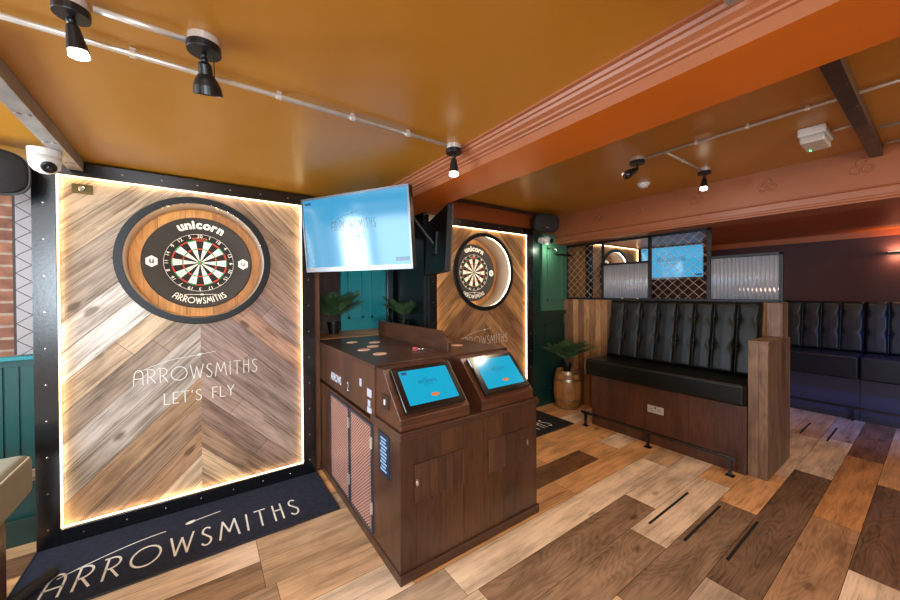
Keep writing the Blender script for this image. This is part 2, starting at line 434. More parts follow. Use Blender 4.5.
def ribbon(mb, strokes, wd, fmap, mi=0):
    for q in strokes:
        for i in range(len(q)-1):
            (ax, ay), (bx, by) = q[i], q[i+1]
            L = math.hypot(bx-ax, by-ay)
            if L < 1e-6: continue
            dx, dy = (bx-ax)/L*wd/2, (by-ay)/L*wd/2
            e = .7
            pts = [(ax-dx*e-dy, ay-dy*e+dx), (ax-dx*e+dy, ay-dy*e-dx), (bx+dx*e+dy, by+dy*e-dx), (bx+dx*e-dy, by+dy*e+dx)]
            q3 = [fmap(*p) for p in pts]; nn_ = (q3[1]-q3[0]).cross(q3[2]-q3[1])
            off = nn_.normalized()*(.00012*(i % 3)) if nn_.length > 0 else Vector()
            mb.add([p+off for p in q3], [(0, 1, 2, 3)], mi)
def blob(mb, c, rx, ry, fmap, rot=.2, mi=0):
    pts = [(c[0]+math.cos(a)*rx*math.cos(rot)-math.sin(a)*ry*math.sin(rot), c[1]+math.cos(a)*rx*math.sin(rot)+math.sin(a)*ry*math.cos(rot)) for a in [2*PI*i/14 for i in range(14)]]
    mb.add([fmap(*p) for p in pts], [tuple(range(14))], mi)
def logo(mb, fmap, wd=.07, dart=None, txt='ARROWSMITHS'):
    st, W = word_strokes(txt, .2)
    ribbon(mb, st, wd, fmap)
    if dart:
        ds, c = dart_strokes(W); ribbon(dart, ds[:1], wd*.6, fmap); ribbon(dart, [[(W*.40, .85+.78)]+[c]+ds[1]], wd*.5, fmap); blob(dart, c, .16, .09, fmap)
    return W

_fc = {}
def glyph_mesh(txt, bold=0.0):
    k = (txt, bold)
    if k in _fc: return _fc[k]
    cu = bpy.data.curves.new('t', 'FONT'); cu.body = txt; cu.size = 1; cu.offset = bold; cu.resolution_u = 4
    o = bpy.data.objects.new('t', cu); COL.objects.link(o)
    bpy.context.view_layer.update()
    dg = bpy.context.evaluated_depsgraph_get()
    me = bpy.data.meshes.new_from_object(o.evaluated_get(dg))
    vs = [tuple(v.co) for v in me.vertices]; fs = [tuple(p.vertices) for p in me.polygons]
    bpy.data.objects.remove(o); bpy.data.curves.remove(cu); bpy.data.meshes.remove(me)
    _fc[k] = (vs, fs)
    return _fc[k]
def text(mb, txt, fmap, size, cx=0, cy=0, bold=0.0, mi=0, sx=1.0, center=True):
    vs, fs = glyph_mesh(txt, bold)
    if not vs: return
    x0 = min(v[0] for v in vs); x1 = max(v[0] for v in vs); y0 = min(v[1] for v in vs); y1 = max(v[1] for v in vs)
    ox = (x0+x1)/2 if center else x0; oy = (y0+y1)/2 if center else 0
    mb.add([fmap(cx+(v[0]-ox)*size*sx, cy+(v[1]-oy)*size) for v in vs], fs, mi)
def arc_text(mb, txt, radius, size, fmap, mid=90, bold=.02, track=1.05, inward=False, adv=None):
    """letters on a circle; fmap maps dial x,y"""
    ws = []
    for c in txt:
        vs, _ = glyph_mesh(c, bold); ws.append((max(v[0] for v in vs)-min(v[0] for v in vs)+.09)*size*track)
    tot = sum(ws)/radius; a = R(mid)+tot/2*(1 if not inward else -1)
    for c, w_ in zip(txt, ws):
        a += (-1 if not inward else 1)*w_/2/radius
        ca, sa = math.cos(a), math.sin(a)
        vs, fs = glyph_mesh(c, bold)
        x0 = min(v[0] for v in vs); x1 = max(v[0] for v in vs); ox = (x0+x1)/2
        out = []
        for v in vs:
            lx, ly = (v[0]-ox)*size, v[1]*size
            if not inward: out.append(fmap((radius+ly)*ca+lx*sa, (radius+ly)*sa-lx*ca))
            else: out.append(fmap((radius-ly)*ca-lx*sa, (radius-ly)*sa+lx*ca))
        mb.add(out, fs)
        a += (-1 if not inward else 1)*w_/2/radius

# ================================================================== SETTING
YW = 3.18
# ---- floor planks
def build_floor():
    mb = MB()
    x0, x1, y0, y1 = -2.45, 7.05, -3.05, 4.05
    mb.add([(x0, y0, -.003), (x1, y0, -.003), (x1, y1, -.003), (x0, y1, -.003)], [(0, 1, 2, 3)], 1)
    Lt, Md, Dk, Gy, Or = '#f0d4b6', '#d6ae86', '#977254', '#bfa58c', '#e0a871'
    special = {  # row index: list of (end x, tone); row k spans 1.40-.22(k+1) .. 1.40-.22k
        0: [(.3, Md), (1.15, Lt), (2.6, '#99795e'), (4.1, Lt), (5.2, Or)],
        1: [(.9, Lt), (2.25, '#a88668'), (3.35, Lt), (5.1, Or)],
        2: [(.3, Gy), (1.7, Md), (3.09, '#94765c'), (3.9, Or), (5.2, Lt)],
        3: [(.8, Md), (2.2, Gy), (4.15, '#7d6048'), (5.3, Lt)],
        4: [(.6, Lt), (2.0, Md), (3.4, '#b08660'), (4.9, '#cf9259'), (5.6, '#8a5f45')],
        5: [(1.2, Gy), (2.9, Lt), (4.35, '#7d5e48'), (5.8, Or)],
        6: [(.9, Md), (2.4, Dk), (3.7, Md)],
        -1: [(.2, Lt), (1.08, Gy), (3.3, '#f2d6b8'), (4.4, Md)],
        -2: [(-.2, Gy), (.9, Lt), (2.3, Or), (3.9, Or)],
        -3: [(.3, '#a98a6c'), (2.0, Md), (2.96, '#7a5334'), (3.3, Or)],
        -4: [(.25, '#a1805f'), (1.5, '#c9a680'), (2.5, Or), (4.0, Or)],
        -5: [(.25, Lt), (1.4, '#cfae8a'), (2.9, Or), (4.4, Or)],
    }
    rnd = random.Random(3)
    pal = [Lt, Md, Gy, Or, '#c99d70', '#8a6548', Lt, Or]
    for k in range(-13, 21):
        ya, yb = 1.40-.22*(k+1), 1.40-.22*k
        ya = max(ya, y0); yb = min(yb, y1)
        if yb-ya < .02: continue
        segs = []; x = x0
        if k in special:
            for e, t in special[k]: segs.append((x, e, t)); x = e
        else: x = x0-rnd.random()
        while x < x1:
            e = x+.9+rnd.random()*1.2; segs.append((x, e, rnd.choice(pal))); x = e
        for a, b, t in segs:
            a = max(a, x0); b = min(b, x1)
            if b-a < .01: continue
            g = .0012; ou, ov = rnd.random()*50, rnd.random()*50
            c = lin(t); j = 1+(rnd.random()-.5)*.12; c = tuple(q*j for q in c)
            P4 = [(a+g, ya+g), (b-g, ya+g), (b-g, yb-g), (a+g, yb-g)]
            plank_face(mb, [(p[0], p[1], 0) for p in P4], [(p[0]+ou, p[1]+ov) for p in P4], c)
    o = mb.obj('floor', [FLOORW, mat('floor_joint', '#3a2418', .8)], at=(0, 0, 0))
    struct(o)
build_floor()

# ---- shell
struct(box('ceiling', -2.45, 1.25, -3.05, 4.05, 2.385, 2.45, OCHRE))
struct(box('ceiling', 1.6, 4.05, -3.05, 4.05, 2.6, 2.66, OCHRE))
struct(box('ceiling', 4.35, 7.05, -3.05, 4.05, 2.30, 2.36, mat('deep_orange_paint', '#ab5722', .4)))
struct(box('wall_back', -2.45, 7.05, 4.0, 4.1, 0, 2.7, DARKW))
mb = MB().box(6.9, 7.0, -3.05, 4.05, 0, 2.22, 0).box(6.9, 7.0, -3.05, 4.05, 2.22, 2.7, 1)
struct(mb.obj('wall_right', [MAROON, MATS['deep_orange_paint']]))
def wall_with_windows():
    # left wall with one window opening, wall behind the camera with two
    mb = MB()
    mb.box(-2.5, -2.4, -3.05, 1.4, 0, 2.45).box(-2.5, -2.4, 2.7, 4.05, 0, 2.45).box(-2.5, -2.4, 1.4, 2.7, 0, 1.02).box(-2.5, -2.4, 1.4, 2.7, 2.28, 2.45)
    struct(mb.obj('wall_left', PLASTER))
    mb = MB(); yy = (-3.1, -3.0)
    for a, b in ((-2.5, -2.35), (-.35, 2.75), (4.45, 7.05)): mb.box(a, b, *yy, 0, 2.7)
    for a, b in ((-2.35, -.35), (2.75, 4.45)): mb.box(a, b, *yy, 0, .92); mb.box(a, b, *yy, 2.28, 2.7)
    struct(mb.obj('wall_front', PLASTER))
    def win(name, M, W, H):
        mb = MB(); t = .05
        mb.box(0, W, 0, .06, 0, t, 0, M).box(0, W, 0, .06, H-t, H, 0, M).box(0, t, 0, .06, t, H-t, 0, M).box(W-t, W, 0, .06, t, H-t, 0, M)
        mb.box(W/2-.02, W/2+.02, .01, .05, t, H-t, 0, M)
        o = struct(mb.obj(name, WHITE))
    win('window_1', Matrix.Translation((-2.42, 2.7, 1.02)) @ Matrix.Rotation(-PI/2, 4, 'Z'), 1.3, 1.26)
    win('window_2', Matrix.Translation((-2.35, -3.06, .92)), 2.0, 1.36)
    win('window_3', Matrix.Translation((2.75, -3.06, .92)), 1.7, 1.36)
wall_with_windows()

# recess between the first two dart bays
struct(box('wall_recess_left', .79, .83, 3.2, 4.0, 0, 2.385, wood('recess_edge_wood', ['#7a4c30'], 'z', .3)))
struct(box('wall_recess_right', 1.90, 1.93, 3.2, 4.0, 0, 2.6, BLACKP))
struct(box('wall_frieze', 1.93, 4.05, 3.19, 4.0, 2.345, 2.6, mat('rust_paint', '#8e4418', .45)))
struct(box('trim_1', 1.62, 4.03, 3.155, 3.19, 2.565, 2.6, DARKW, bevel=.004))
struct(box('wall_green', 3.53, 4.32, 3.20, 4.0, 0, 2.345, DGREEN))
struct(box('wall_bay_infill', 4.32, 4.78, 3.20, 4.0, 0, 2.3, wood('bay_boards', ['#a97636', '#93642c'], 'z', .1)))
struct(box('wall_bay_end', 6.40, 6.9, 3.20, 4.0, 0, 2.3, MAROON))
def green_panelling():
    mb = MB()
    mb.box(3.75, 4.32, 3.165, 3.20, 1.28, 2.345, 0)
    for (a, b, c, d) in ((3.84, 4.18, 1.42, 2.16),):
        for q in ((a, b, c, c+.02), (a, b, d-.02, d), (a, a+.02, c, d), (b-.02, b, c, d)):
            mb.box(q[0], q[1], 3.150, 3.17, q[2], q[3], 0)
    o = mb.obj('wall_green_panel', GREEN); struct(o)
    mb = MB().box(3.54, 4.32, 3.13, 3.20, 1.235, 1.285)
    mb.box(3.54, 4.32, 3.17, 3.20, .02, 1.235)
    for q in ((3.80, 4.22, .2, .22), (3.80, 4.22, 1.08, 1.10), (3.80, 3.82, .2, 1.1), (4.20, 4.22, .2, 1.1)):
        mb.box(q[0], q[1], 3.155, 3.18, q[2], q[3])
    struct(mb.obj('trim_2', DGREEN))
    struct(box('baseboard_green', 3.54, 4.32, 3.145, 3.2, 0, .14, DGREEN, bevel=.004))
green_panelling()
# teal panelled door at the back of the recess
def teal_door():
    mb = MB().box(1.26, 2.04, 3.955, 4.0, .0, 2.1)
    for (a, b, c, d) in ((1.34, 1.52, 1.25, 1.98), (1.62, 1.88, 1.25, 1.98)):
        for q in ((a, b, c, c+.025), (a, b, d-.025, d), (a, a+.02, c, d), (b-.02, b, c, d)):
            mb.box(q[0], q[1], 3.935, 3.957, q[2], q[3])
    struct(mb.obj('door_1', mat('teal_door_paint', '#1c8d93', .3)))
teal_door()

# left end: brick, herringbone tile strip, teal wainscot
struct(box('wall_brick', -2.4, -.835, 3.36, 4.0, 0, 2.385, MATS['brick']))
def tile_strip():
    mb = MB().box(-.965, -.835, 3.345, 3.36, 1.17, 2.385, 1)
    p = .105; z = 1.05; xa, xb = -.953, -.884
    def tri(pts):
        c = (sum(q[0] for q in pts)/3, sum(q[1] for q in pts)/3)
        q = [(c[0]+(a-c[0])*.93, c[1]+(b-c[1])*.93) for a, b in pts]
        q = clip(q, 0, -1, -1.17); q = clip(q, 0, 1, 2.383) if q else q
        if q: mb.prism([(a, 3.340, b) for a, b in q], (0, .006, 0), 0)
    while z < 2.45:
        tri([(xa, z), (xa, z+p), (xb, z+p/2)]); tri([(xb, z+p/2), (xb, z+1.5*p), (xa, z+p)])
        z += p
    mb.box(-.882, -.836, 3.340, 3.346, 1.17, 2.383, 0)
    struct(mb.obj('trim_3', [TILE, GROUT]))
tile_strip()
def wainscot():
    mb = MB().box(-2.4, -.835, 3.325, 3.36, 0, 1.14)
    x = -2.36
    while x < -.86:
        mb.box(x, x+.055, 3.315, 3.326, .46, 1.1); x += .065
    struct(mb.obj('wall_wainscot', TEAL))
    struct(MB().box(-2.4, -.835, 3.29, 3.36, 1.14, 1.165).obj('trim_4', mat('teal_cap_paint', '#1a7f86', .3), bevel=.005))
    struct(box('baseboard_left', -2.4, -.835, 3.29, 3.325, 0, .16, DGREEN, bevel=.003))
    struct(box('trim_5', -2.4, -.835, 3.285, 3.325, .385, .45, wood('rail_wood', ['#a58a6c'], 'x', .3), bevel=.004))
wainscot()

# ---- beams
def beam1():
    pr = [(1.205, 2.387), (1.205, 2.376), (1.222, 2.374), (1.226, 2.362), (1.238, 2.360), (1.242, 2.348), (1.262, 2.338), (1.264, 2.328), (1.282, 2.324), (1.284, 2.316), (1.295, 2.314), (1.295, 2.27), (1.62, 2.27), (1.62, 2.68), (1.205, 2.68)]
    mb = MB().prism([(x, -3.0, z) for x, z in pr], (0, 7.0, 0))
    for i in range(2+11, 2+14): mb.m[i] = 1
    struct(mb.obj('beam', [TERRA, SOFFIT]))
    pr = [(4.03, 2.62), (4.03, 2.322), (4.022, 2.318), (4.022, 2.312), (4.034, 2.305), (4.026, 2.298), (4.030, 2.250), (4.022, 2.244), (4.022, 2.228), (4.034, 2.222), (4.034, 2.21), (4.38, 2.21), (4.38, 2.62)]
    b = struct(MB().prism([(x, -3.0, z) for x, z in pr], (0, 7.0, 0)).obj('beam', TERRA))
    for (y, z) in ((.36, 2.465), (.90, 2.465), (1.44, 2.465), (1.98, 2.465), (2.52, 2.465), (-.18, 2.465)):
        mb = MB()
        for dy, dz in ((0, .036), (-.031, -.014), (.031, -.014)):
            mb.tube([(4.030, y+dy+.026*math.cos(a), z+dz+.026*math.sin(a)) for a in [2*PI*i/18 for i in range(18)]], .0075, 6, closed=True)
        o = mb.obj('trefoil_ornament', TERRA, b, smooth=True)
beam1()

def steel_bar(name, a, b, ext, label, m=None):
    """steel channel under the ceiling from a to b"""
    a = Vector(a); b = Vector(b); L = (b-a).length
    M = frame_mat(a, b-a, (0, 0, 1)); w2, h = ext
    mb = MB().box(0, L, -w2, w2, -h, 0, 0, M)
    for px in [.15+.35*i for i in range(int(L/.35))]:
        for py in (-.5, .4): mb.lathe([(.009, -.004), (.009, 0)], M @ Matrix.Translation((px, py*w2, -h)), 10, 0)
    return tag(mb.obj(name, m or STEELBAR, bevel=.003), label, 'beam')
o = steel_bar('steel_joist', (-.640, 3.12, 2.384), (-.605, 1.72, 2.384), (.034, .07), 'grey steel joist under the ceiling above the white dome camera')
o = steel_bar('steel_joist', (1.63, .29, 2.599), (4.02, .29, 2.599), (.032, .075), 'dark-toned steel joist crossing the ceiling beside the emergency light box', mat('dim_reflection_steel', '#584a42', .4, .5, var=.2, vscale=8))  # darker copy of the joist steel; its dimmer reflections are put into the colour
steel_bar('steel_joist', (1.19, .32, 2.384), (.35, .32, 2.384), (.03, .05), 'short grey steel joist end meeting the moulded pink beam')

# ================================================================== DART BAYS
TONL = ['#d4b898', '#cdb190', '#c2a98b', '#b3a08c', '#a99888', '#ded2c6', '#e2d8ce', '#c4aa8c', '#a08d7a', '#b8ada2', '#aca093', '#b5926f', '#a08268', '#b08a68']
TONR = ['#cfb08c', '#c19f7d', '#b29274', '#a3866f', '#b2947a', '#a38472', '#988078', '#b89078', '#917a72', '#a68e82', '#9a8478', '#a38c7e', '#94796a', '#a08268']
WARM = ['#b98a55', '#a97b4b', '#9a6e44', '#c0935f', '#8f6640', '#a87a4c', '#b5854f', '#8a6140', '#9c7048', '#ad8054', '#94693f', '#a5784a']  # the second bay's warmer light is put into these board tones
def dart_bay(X0, ton_l, ton_r, label, seed, lettering=True, cz=1.788):
    x0, x1 = X0, X0+1.405; z0, z1 = .10, 2.285; cx = X0+.707
    root = thing('dart_bay_panel', label, 'wall panel', (cx, YW, 0), None)
    rnd = random.Random(seed)
    mb = MB(); N = 48; RI = .432; wv = .19
    mb2 = MB()
    for side in (-1, 1):
        hx = (x0, cx) if side < 0 else (cx, x1)
        for k in range(-4, 18):
            # boundary lines z + |x-cx|*... : Lambda shape, z = c - |x-cx|
            ctop = 3.02-wv*k + (0.0 if side < 0 else .055); cbot = ctop-wv
            poly = [(hx[0], z0), (hx[1], z0), (hx[1], z1), (hx[0], z1)]
            s = -side   # z = c + s*(x-cx)
            poly = clip(poly, -s, 1, ctop-s*cx-.0012)
            if poly: poly = clip(poly, s, -1, -(cbot-s*cx)-.0022)
            if not poly: continue
            ton = (ton_l if side < 0 else ton_r)
            base = lin(ton[max(0, k) % len(ton)]); j = 1+(rnd.random()-.5)*.1
            base = tuple(c*j*1.25 for c in base); j2 = .8+rnd.random()*.4; base2 = tuple(c*j2 for c in base)
            ou, ov = rnd.random()*40, rnd.random()*40; q2 = math.sqrt(.5)
            # optional butt joint along the plank
            cut = (hx[0]+(hx[1]-hx[0])*(.3+.4*rnd.random())) if rnd.random() < .45 else None
            pieces = [(poly, base)]
            if cut:
                k1 = -s  # cut line perpendicular to the plank
                c0 = cut + s*( (ctop+cbot)/2 + s*(cut-cx))
                pa = clip(poly, 1, s, c0-.0018); pb = clip(poly, -1, -s, -c0-.0018)
                pieces = [(p, t) for p, t in ((pa, base), (pb, base2)) if p]
            for pp, tone in pieces:
                dmin = min(math.hypot(p[0]-cx, p[1]-cz) for p in pp)
                near = True
                for i in range(N):
                    a0, a1 = 2*PI*i/N, 2*PI*(i+1)/N; am = (a0+a1)/2
                    q = clip(pp, math.sin(a0), -math.cos(a0), math.sin(a0)*cx-math.cos(a0)*cz)
                    if q: q = clip(q, -math.sin(a1), math.cos(a1), -math.sin(a1)*cx+math.cos(a1)*cz)
                    if q: q = clip(q, -math.cos(am), -math.sin(am), -(math.cos(am)*cx+math.sin(am)*cz)-RI*math.cos(PI/N))
                    if not q: continue
                    uv = [((p[0]*q2+s*p[1]*q2)+ou, (-s*p[0]*q2+p[1]*q2)+ov) for p in q]
                    plank_face(mb, [(p[0], YW, p[1]) for p in q], uv, tone)
    mb.obj('chevron_boards', [PANELW], root)
    # backing with a round opening
    bk = MB(); n = 48
    sq = []
    for i in range(n):
        a = 2*PI*i/n; ca, sa = math.cos(a), math.sin(a)
        t = min((x1-cx)/abs(ca) if abs(ca) > 1e-6 else 9, ((z1-cz) if sa > 0 else (cz-z0))/abs(sa) if abs(sa) > 1e-6 else 9)
        sq.append((cx+ca*t, cz+sa*t))
    for i in range(n):
        a0, a1 = 2*PI*i/n, 2*PI*(i+1)/n; j = (i+1) % n
        bk.add([(cx+RI*math.cos(a0), YW+.004, cz+RI*math.sin(a0)), (cx+RI*math.cos(a1), YW+.004, cz+RI*math.sin(a1)), (sq[j][0], YW+.004, sq[j][1]), (sq[i][0], YW+.004, sq[i][1])], [(0, 1, 2, 3)])
    bk.obj('backing', DARKW, root)
    # niche: lining tube, back boards, black ring
    My = Matrix.Translation((cx, 0, cz)) @ Matrix.Rotation(R(90), 4, 'X')   # local z -> -y
    D = .26
    ln = MB().lathe([(RI-.008, -(YW-.005)), (RI-.008, -(YW+D)), (RI, -(YW+D)), (RI, -(YW-.005)), (RI-.008, -(YW-.005))], My, 64, 0, False)
    ln.obj('niche_lining', NICHE, root, smooth=True)
    bb = MB(); n = 64
    bb.prism([(cx+(RI+.01)*math.cos(2*PI*i/n), YW+D, cz+(RI+.01)*math.sin(2*PI*i/n)) for i in range(n)], (0, .02, 0))
    bb.obj('niche_boards', NICHEW, root)
    ring = MB().lathe([(RI-.014, -(YW)), (RI-.014, -(YW-.022)), (.458, -(YW-.022)), (.464, -(YW-.012)), (.464, -(YW)), (RI-.014, -YW)], My, 72, 0, False)
    ring.obj('niche_ring', BLACKF, root)
    # slim light ring behind the black ring, lighting the niche
    nl = MB().lathe([(RI-.0085, -(YW+.001)), (RI-.013, -(YW+.001)), (RI-.013, -(YW+.004)), (RI-.009, -(YW+.004)), (RI-.009, -(YW+.001))], My, 64, 0, False)
    nl.obj('niche_light_ring', NLED, root)
    # frame: steel angle with rivets
    yf = YW-.045
    fr = MB()
    fr.box(x0-.10, x0, yf, YW+.02, .0, z1+.085).box(x1, x1+.10, yf, YW+.02, .0, z1+.085)
    fr.box(x0, x1, yf, YW+.02, z1, z1+.085).box(x0, x1, yf, YW+.02, 0, z0)
    fr.obj('steel_frame', BLACK, root, bevel=.002)
    proto = []
    def riv(x, z):
        if not proto: proto.append(MB().lathe([(.005, 0), (.005, .002), (.002, .0035)], Matrix.Translation((x, yf, z)) @ Matrix.Rotation(R(90), 4, 'X'), 10).obj('rivet', CHROME, root)); proto.append((x, z)); return
        q = proto[0].copy(); COL.objects.link(q); q.location = (x-proto[1][0], 0, z-proto[1][1])
    for i in range(10): riv(x0-.05, .12+i*.22); riv(x1+.05, .12+i*.22)
    for i in range(7): riv(x0+.1+i*.2, z1+.045); riv(x0+.1+i*.2, .05)
    # led strip on the inner faces of the frame
    ls = MB(); t = .004; ya, yb = YW-.022, YW-.012
    ls.box(x0+.0005, x0+t, ya, yb, z0, z1).box(x1-t, x1-.0005, ya, yb, z0, z1).box(x0+t, x1-t, ya, yb, z1-t, z1-.0005).box(x0+t, x1-t, ya, yb, z0+.0005, z0+t)
    ls.obj('led_strip', LED, root)
    if lettering:
        l = MB(); st, W = word_strokes('ARROWSMITHS', .2); S = .735/W
        f = lambda x, y: Vector((cx-.372+x*S, YW-.002, .925+y*.100))
        de = MB(); logo(l, f, .058, de); de.obj('dart_emblem', LETTER, root)
        l.obj('lettering', LETTER, root); l = MB()
        st2, W2 = word_strokes("LET'S FLY"); S2 = .42/W2
        ribbon(l, st2, .072, lambda x, y: Vector((cx-.215+x*S2, YW-.002, .765+y*.078)))
        l.obj('lettering', LETTER, root)
    return root, cx, cz

def dartboard(cx, cz, label, ycf=YW+.21):
    root = thing('dartboard', label, 'dartboard', (cx, ycf+.03, cz), 'dartboards in their round niches')
    My = Matrix.Translation((cx, 0, cz)) @ Matrix.Rotation(R(90), 4, 'X')
    yb = YW+.259
    sr = MB().lathe([(.19, -yb), (.348, -yb), (.354, -(ycf+.012)), (.346, -ycf), (.225, -ycf), (.225, -(ycf+.01)), (.19, -(ycf+.01)), (.19, -yb)], My, 72, 0, False)
    sr.obj('surround', SURR, root, smooth=False)
    # playing face
    mb = MB(); yf = ycf-.004; NS = 20
    mb.lathe([(.226, -(yb)), (.226, -(yf+.002)), (.0001, -(yf+.002))], My, 60, 1, False)
    rings = [(.178, .169, 'd'), (.169, .112, 's'), (.112, .103, 'd'), (.103, .016, 's')]
    for k in range(NS):
        for ro, ri, t in rings:
            mi = (0 if k % 2 else 1) if t == 's' else (3 if k % 2 else 2)
            for j in range(3):
                a0 = R(90)-(k-.5+j/3)*2*PI/NS; a1 = R(90)-(k-.5+(j+1)/3)*2*PI/NS
                q = [(ro, a0), (ro, a1), (ri, a1), (ri, a0)]
                mb.add([(cx+r*math.cos(a), yf, cz+r*math.sin(a)) for r, a in q], [(0, 1, 2, 3)], mi)
    for r0, r1, mi in ((.016, .0064, 3), (.0064, .0, 2)):
        for k in range(24):
            a0, a1 = 2*PI*k/24, 2*PI*(k+1)/24
            mb.add([(cx+r*math.cos(a), yf, cz+r*math.sin(a)) for r, a in ((r0, a0), (r0, a1), (max(r1, .0005), a1), (max(r1, .0005), a0))], [(0, 1, 2, 3)], mi)
    mb.obj('board_face', [CREAM, DBLACK, DRED, DGRN], root)
    f = lambda x, y: Vector((cx+x, yf-.0015, cz+y))
    nr = MB()
    nr.tube([(cx+.222*math.cos(a), yf-.003, cz+.222*math.sin(a)) for a in [2*PI*i/60 for i in range(60)]], .0012, 5, closed=True)
    for k, num in enumerate([20, 1, 18, 4, 13, 6, 10, 15, 2, 17, 3, 19, 7, 16, 8, 11, 14, 9, 12, 5]):
        a = R(90-18*k); ca, sa = math.cos(a), math.sin(a)
        vs, fs = glyph_mesh(str(num), .005)
        mx = (min(v[0] for v in vs)+max(v[0] for v in vs))/2; my = (min(v[1] for v in vs)+max(v[1] for v in vs))/2
        s = .036
        nr.add([f(.207*ca+(v[0]-mx)*s*sa+(v[1]-my)*s*ca, .207*sa-(v[0]-mx)*s*ca+(v[1]-my)*s*sa) for v in vs], fs)
    nr.obj('number_ring', LETTER, root)
    bt = MB(); arc_text(bt, 'unicorn', .184, .026, f, 90, .03)
    bt.obj('brand_lettering', mat('orange_print', '#d86a3c', .6), root)
    lt = MB(); f2 = lambda x, y: Vector((cx+x, ycf-.0015, cz+y))
    arc_text(lt, 'unicorn', .268, .088, f2, 88, .045, .88)
    lt.obj('lettering', LETTER, root); lt = MB()
    st, W = word_strokes('ARROWSMITHS', .2); tot = R(66)
    def fa(x, y):
        a = R(270)-tot/2+x/W*tot; r = .318-y*.044
        return f2(r*math.cos(a), r*math.sin(a))
    ribbon(lt, st, .12, fa)
    ribbon(lt, [[(-.1, -.248), (.1, -.248)]], .003, f2); blob(lt, (.01, -.248), .012, .006, f2, 0)
    lt.obj('lettering', LETTER, root)
    for sx, r_ in ((-1, 0), (1, 0)):
        h = MB(); h.add([f2(sx*.29+.043*math.cos(PI/3*i+PI/6)*(.9), .043*math.sin(PI/3*i+PI/6)) for i in range(6)], [tuple(range(6))], 0)
        f3 = lambda x, y: Vector((cx+x, ycf-.003, cz+y))
        text(h, 'u', f3, .06, sx*.29, .0, .03, 1)
        h.obj('hexagon_badge', [LETTER, SURR], root)
    return root

B1, c1, z1_ = dart_bay(-.731, TONL, TONR, 'LED-lit chevron board panel in black steel frame beside the brick wall', 11)
B2, c2, _ = dart_bay(2.026, WARM, WARM, 'LED-lit chevron board panel in black steel frame behind the two tablets', 5)
B3, c3, _ = dart_bay(4.888, TONR[:5]+WARM, WARM, 'LED-lit chevron board panel seen through the partition mesh', 9, lettering=False)
dartboard(c1, z1_, 'dartboard in black surround hanging in the niche above the printed floor mat')
dartboard(c2, z1_, 'dartboard in black surround in the niche between hanging screen and green wall')
dartboard(c3, z1_, 'dartboard seen through the mesh partition above the black booth')
# small key switch plate on panel 1
kp = thing('switch_plate', 'small aged brass switch plate at the top corner of the board panel', 'switch', (-.625, YW-.003, 2.19))
box('plate', -.672, -.578, YW-.008, YW-.001, 2.185, 2.245, BRASS, kp, bevel=.002)
MB().lathe([(.016, 0), (.016, .01), (.012, .014)], Matrix.Translation((-.625, YW-.008, 2.215)) @ Matrix.Rotation(R(90), 4, 'X'), 20).obj('knob', CHROME, kp)

# ================================================================== FLOOR MATS
def floor_mat(x0, x1, y0, y1, label, cm=CARPET):
    root = thing('throw_mat', label, 'mat', ((x0+x1)/2, (y0+y1)/2, 0), 'printed throw mats')
    MB().box(x0, x1, y0, y1, 0.0005, .008).obj('carpet', cm, root)
    b = MB().box(x0, x1, y0-.008, y0, 0.0005, .010).box(x1, x1+.008, y0-.008, y1, 0.0005, .010).box(x0-.008, x0, y0-.008, y1, .0005, .010)
    b.obj('edging', mat('mat_edging', '#20222c', .5), root)
    l = MB(); st, W = word_strokes('ARROWSMITHS', .3)
    xs = x0+.125; S = (x1-x0-.36)/W
    def f(x, y): return Vector((xs+x*S, y0+.105+y*S*1.35, .0095))
    ribbon(l, st, .075, f)
    l.obj('lettering', LETTER, root)
    ds, c = dart_strokes(W, .95); l = MB(); ribbon(l, ds, .045, f); blob(l, c, .2, .09, f)
    l.obj('dart_emblem', LETTER, root)
floor_mat(-.822, .768, 2.505, 3.13, 'navy printed mat below the first dartboard, left of the cabinet')
floor_mat(1.935, 3.50, 2.505, 3.13, 'dark printed mat behind the cabinet, in front of the barrel', mat('black_mat', '#131316', .95, bump=.8, bscale=400, var=.3, vscale=30))
tb = MB().tube([(-.80, 2.60, .038), (-.68, 2.80, .038)], .028, 14)
tag(tb.obj('black_tube', RUBBER, smooth=False), 'short black tube lying on the end of the printed mat', 'tube')

# tape strips on the floor
SG = 'black tape strips on the floor'
for i, (a, b, y, lb) in enumerate(((2.157, 2.458, 1.34, 'short black tape strip on the boards nearest the cabinet'), (2.40, 3.01, 1.13, 'black tape strip on a pale plank, the one nearest the booth seat'),
                    (2.41, 3.01, .926, 'black tape strip in the middle of the three before the booth'), (2.436, 3.006, .715, 'black tape strip on the darkest plank, in front of the booth end pillar'),
                    (5.255, 5.754, .895, 'black tape strip by the far bench, next to the pillar'), (5.197, 5.778, .688, 'black tape strip by the far bench, further from the pillar'))):
    if i == 0: continue
    tag(box('floor_tape_strip', a, b, y-.0075, y+.0075, .0005, .0025, RUBBER), lb, 'tape', SG)

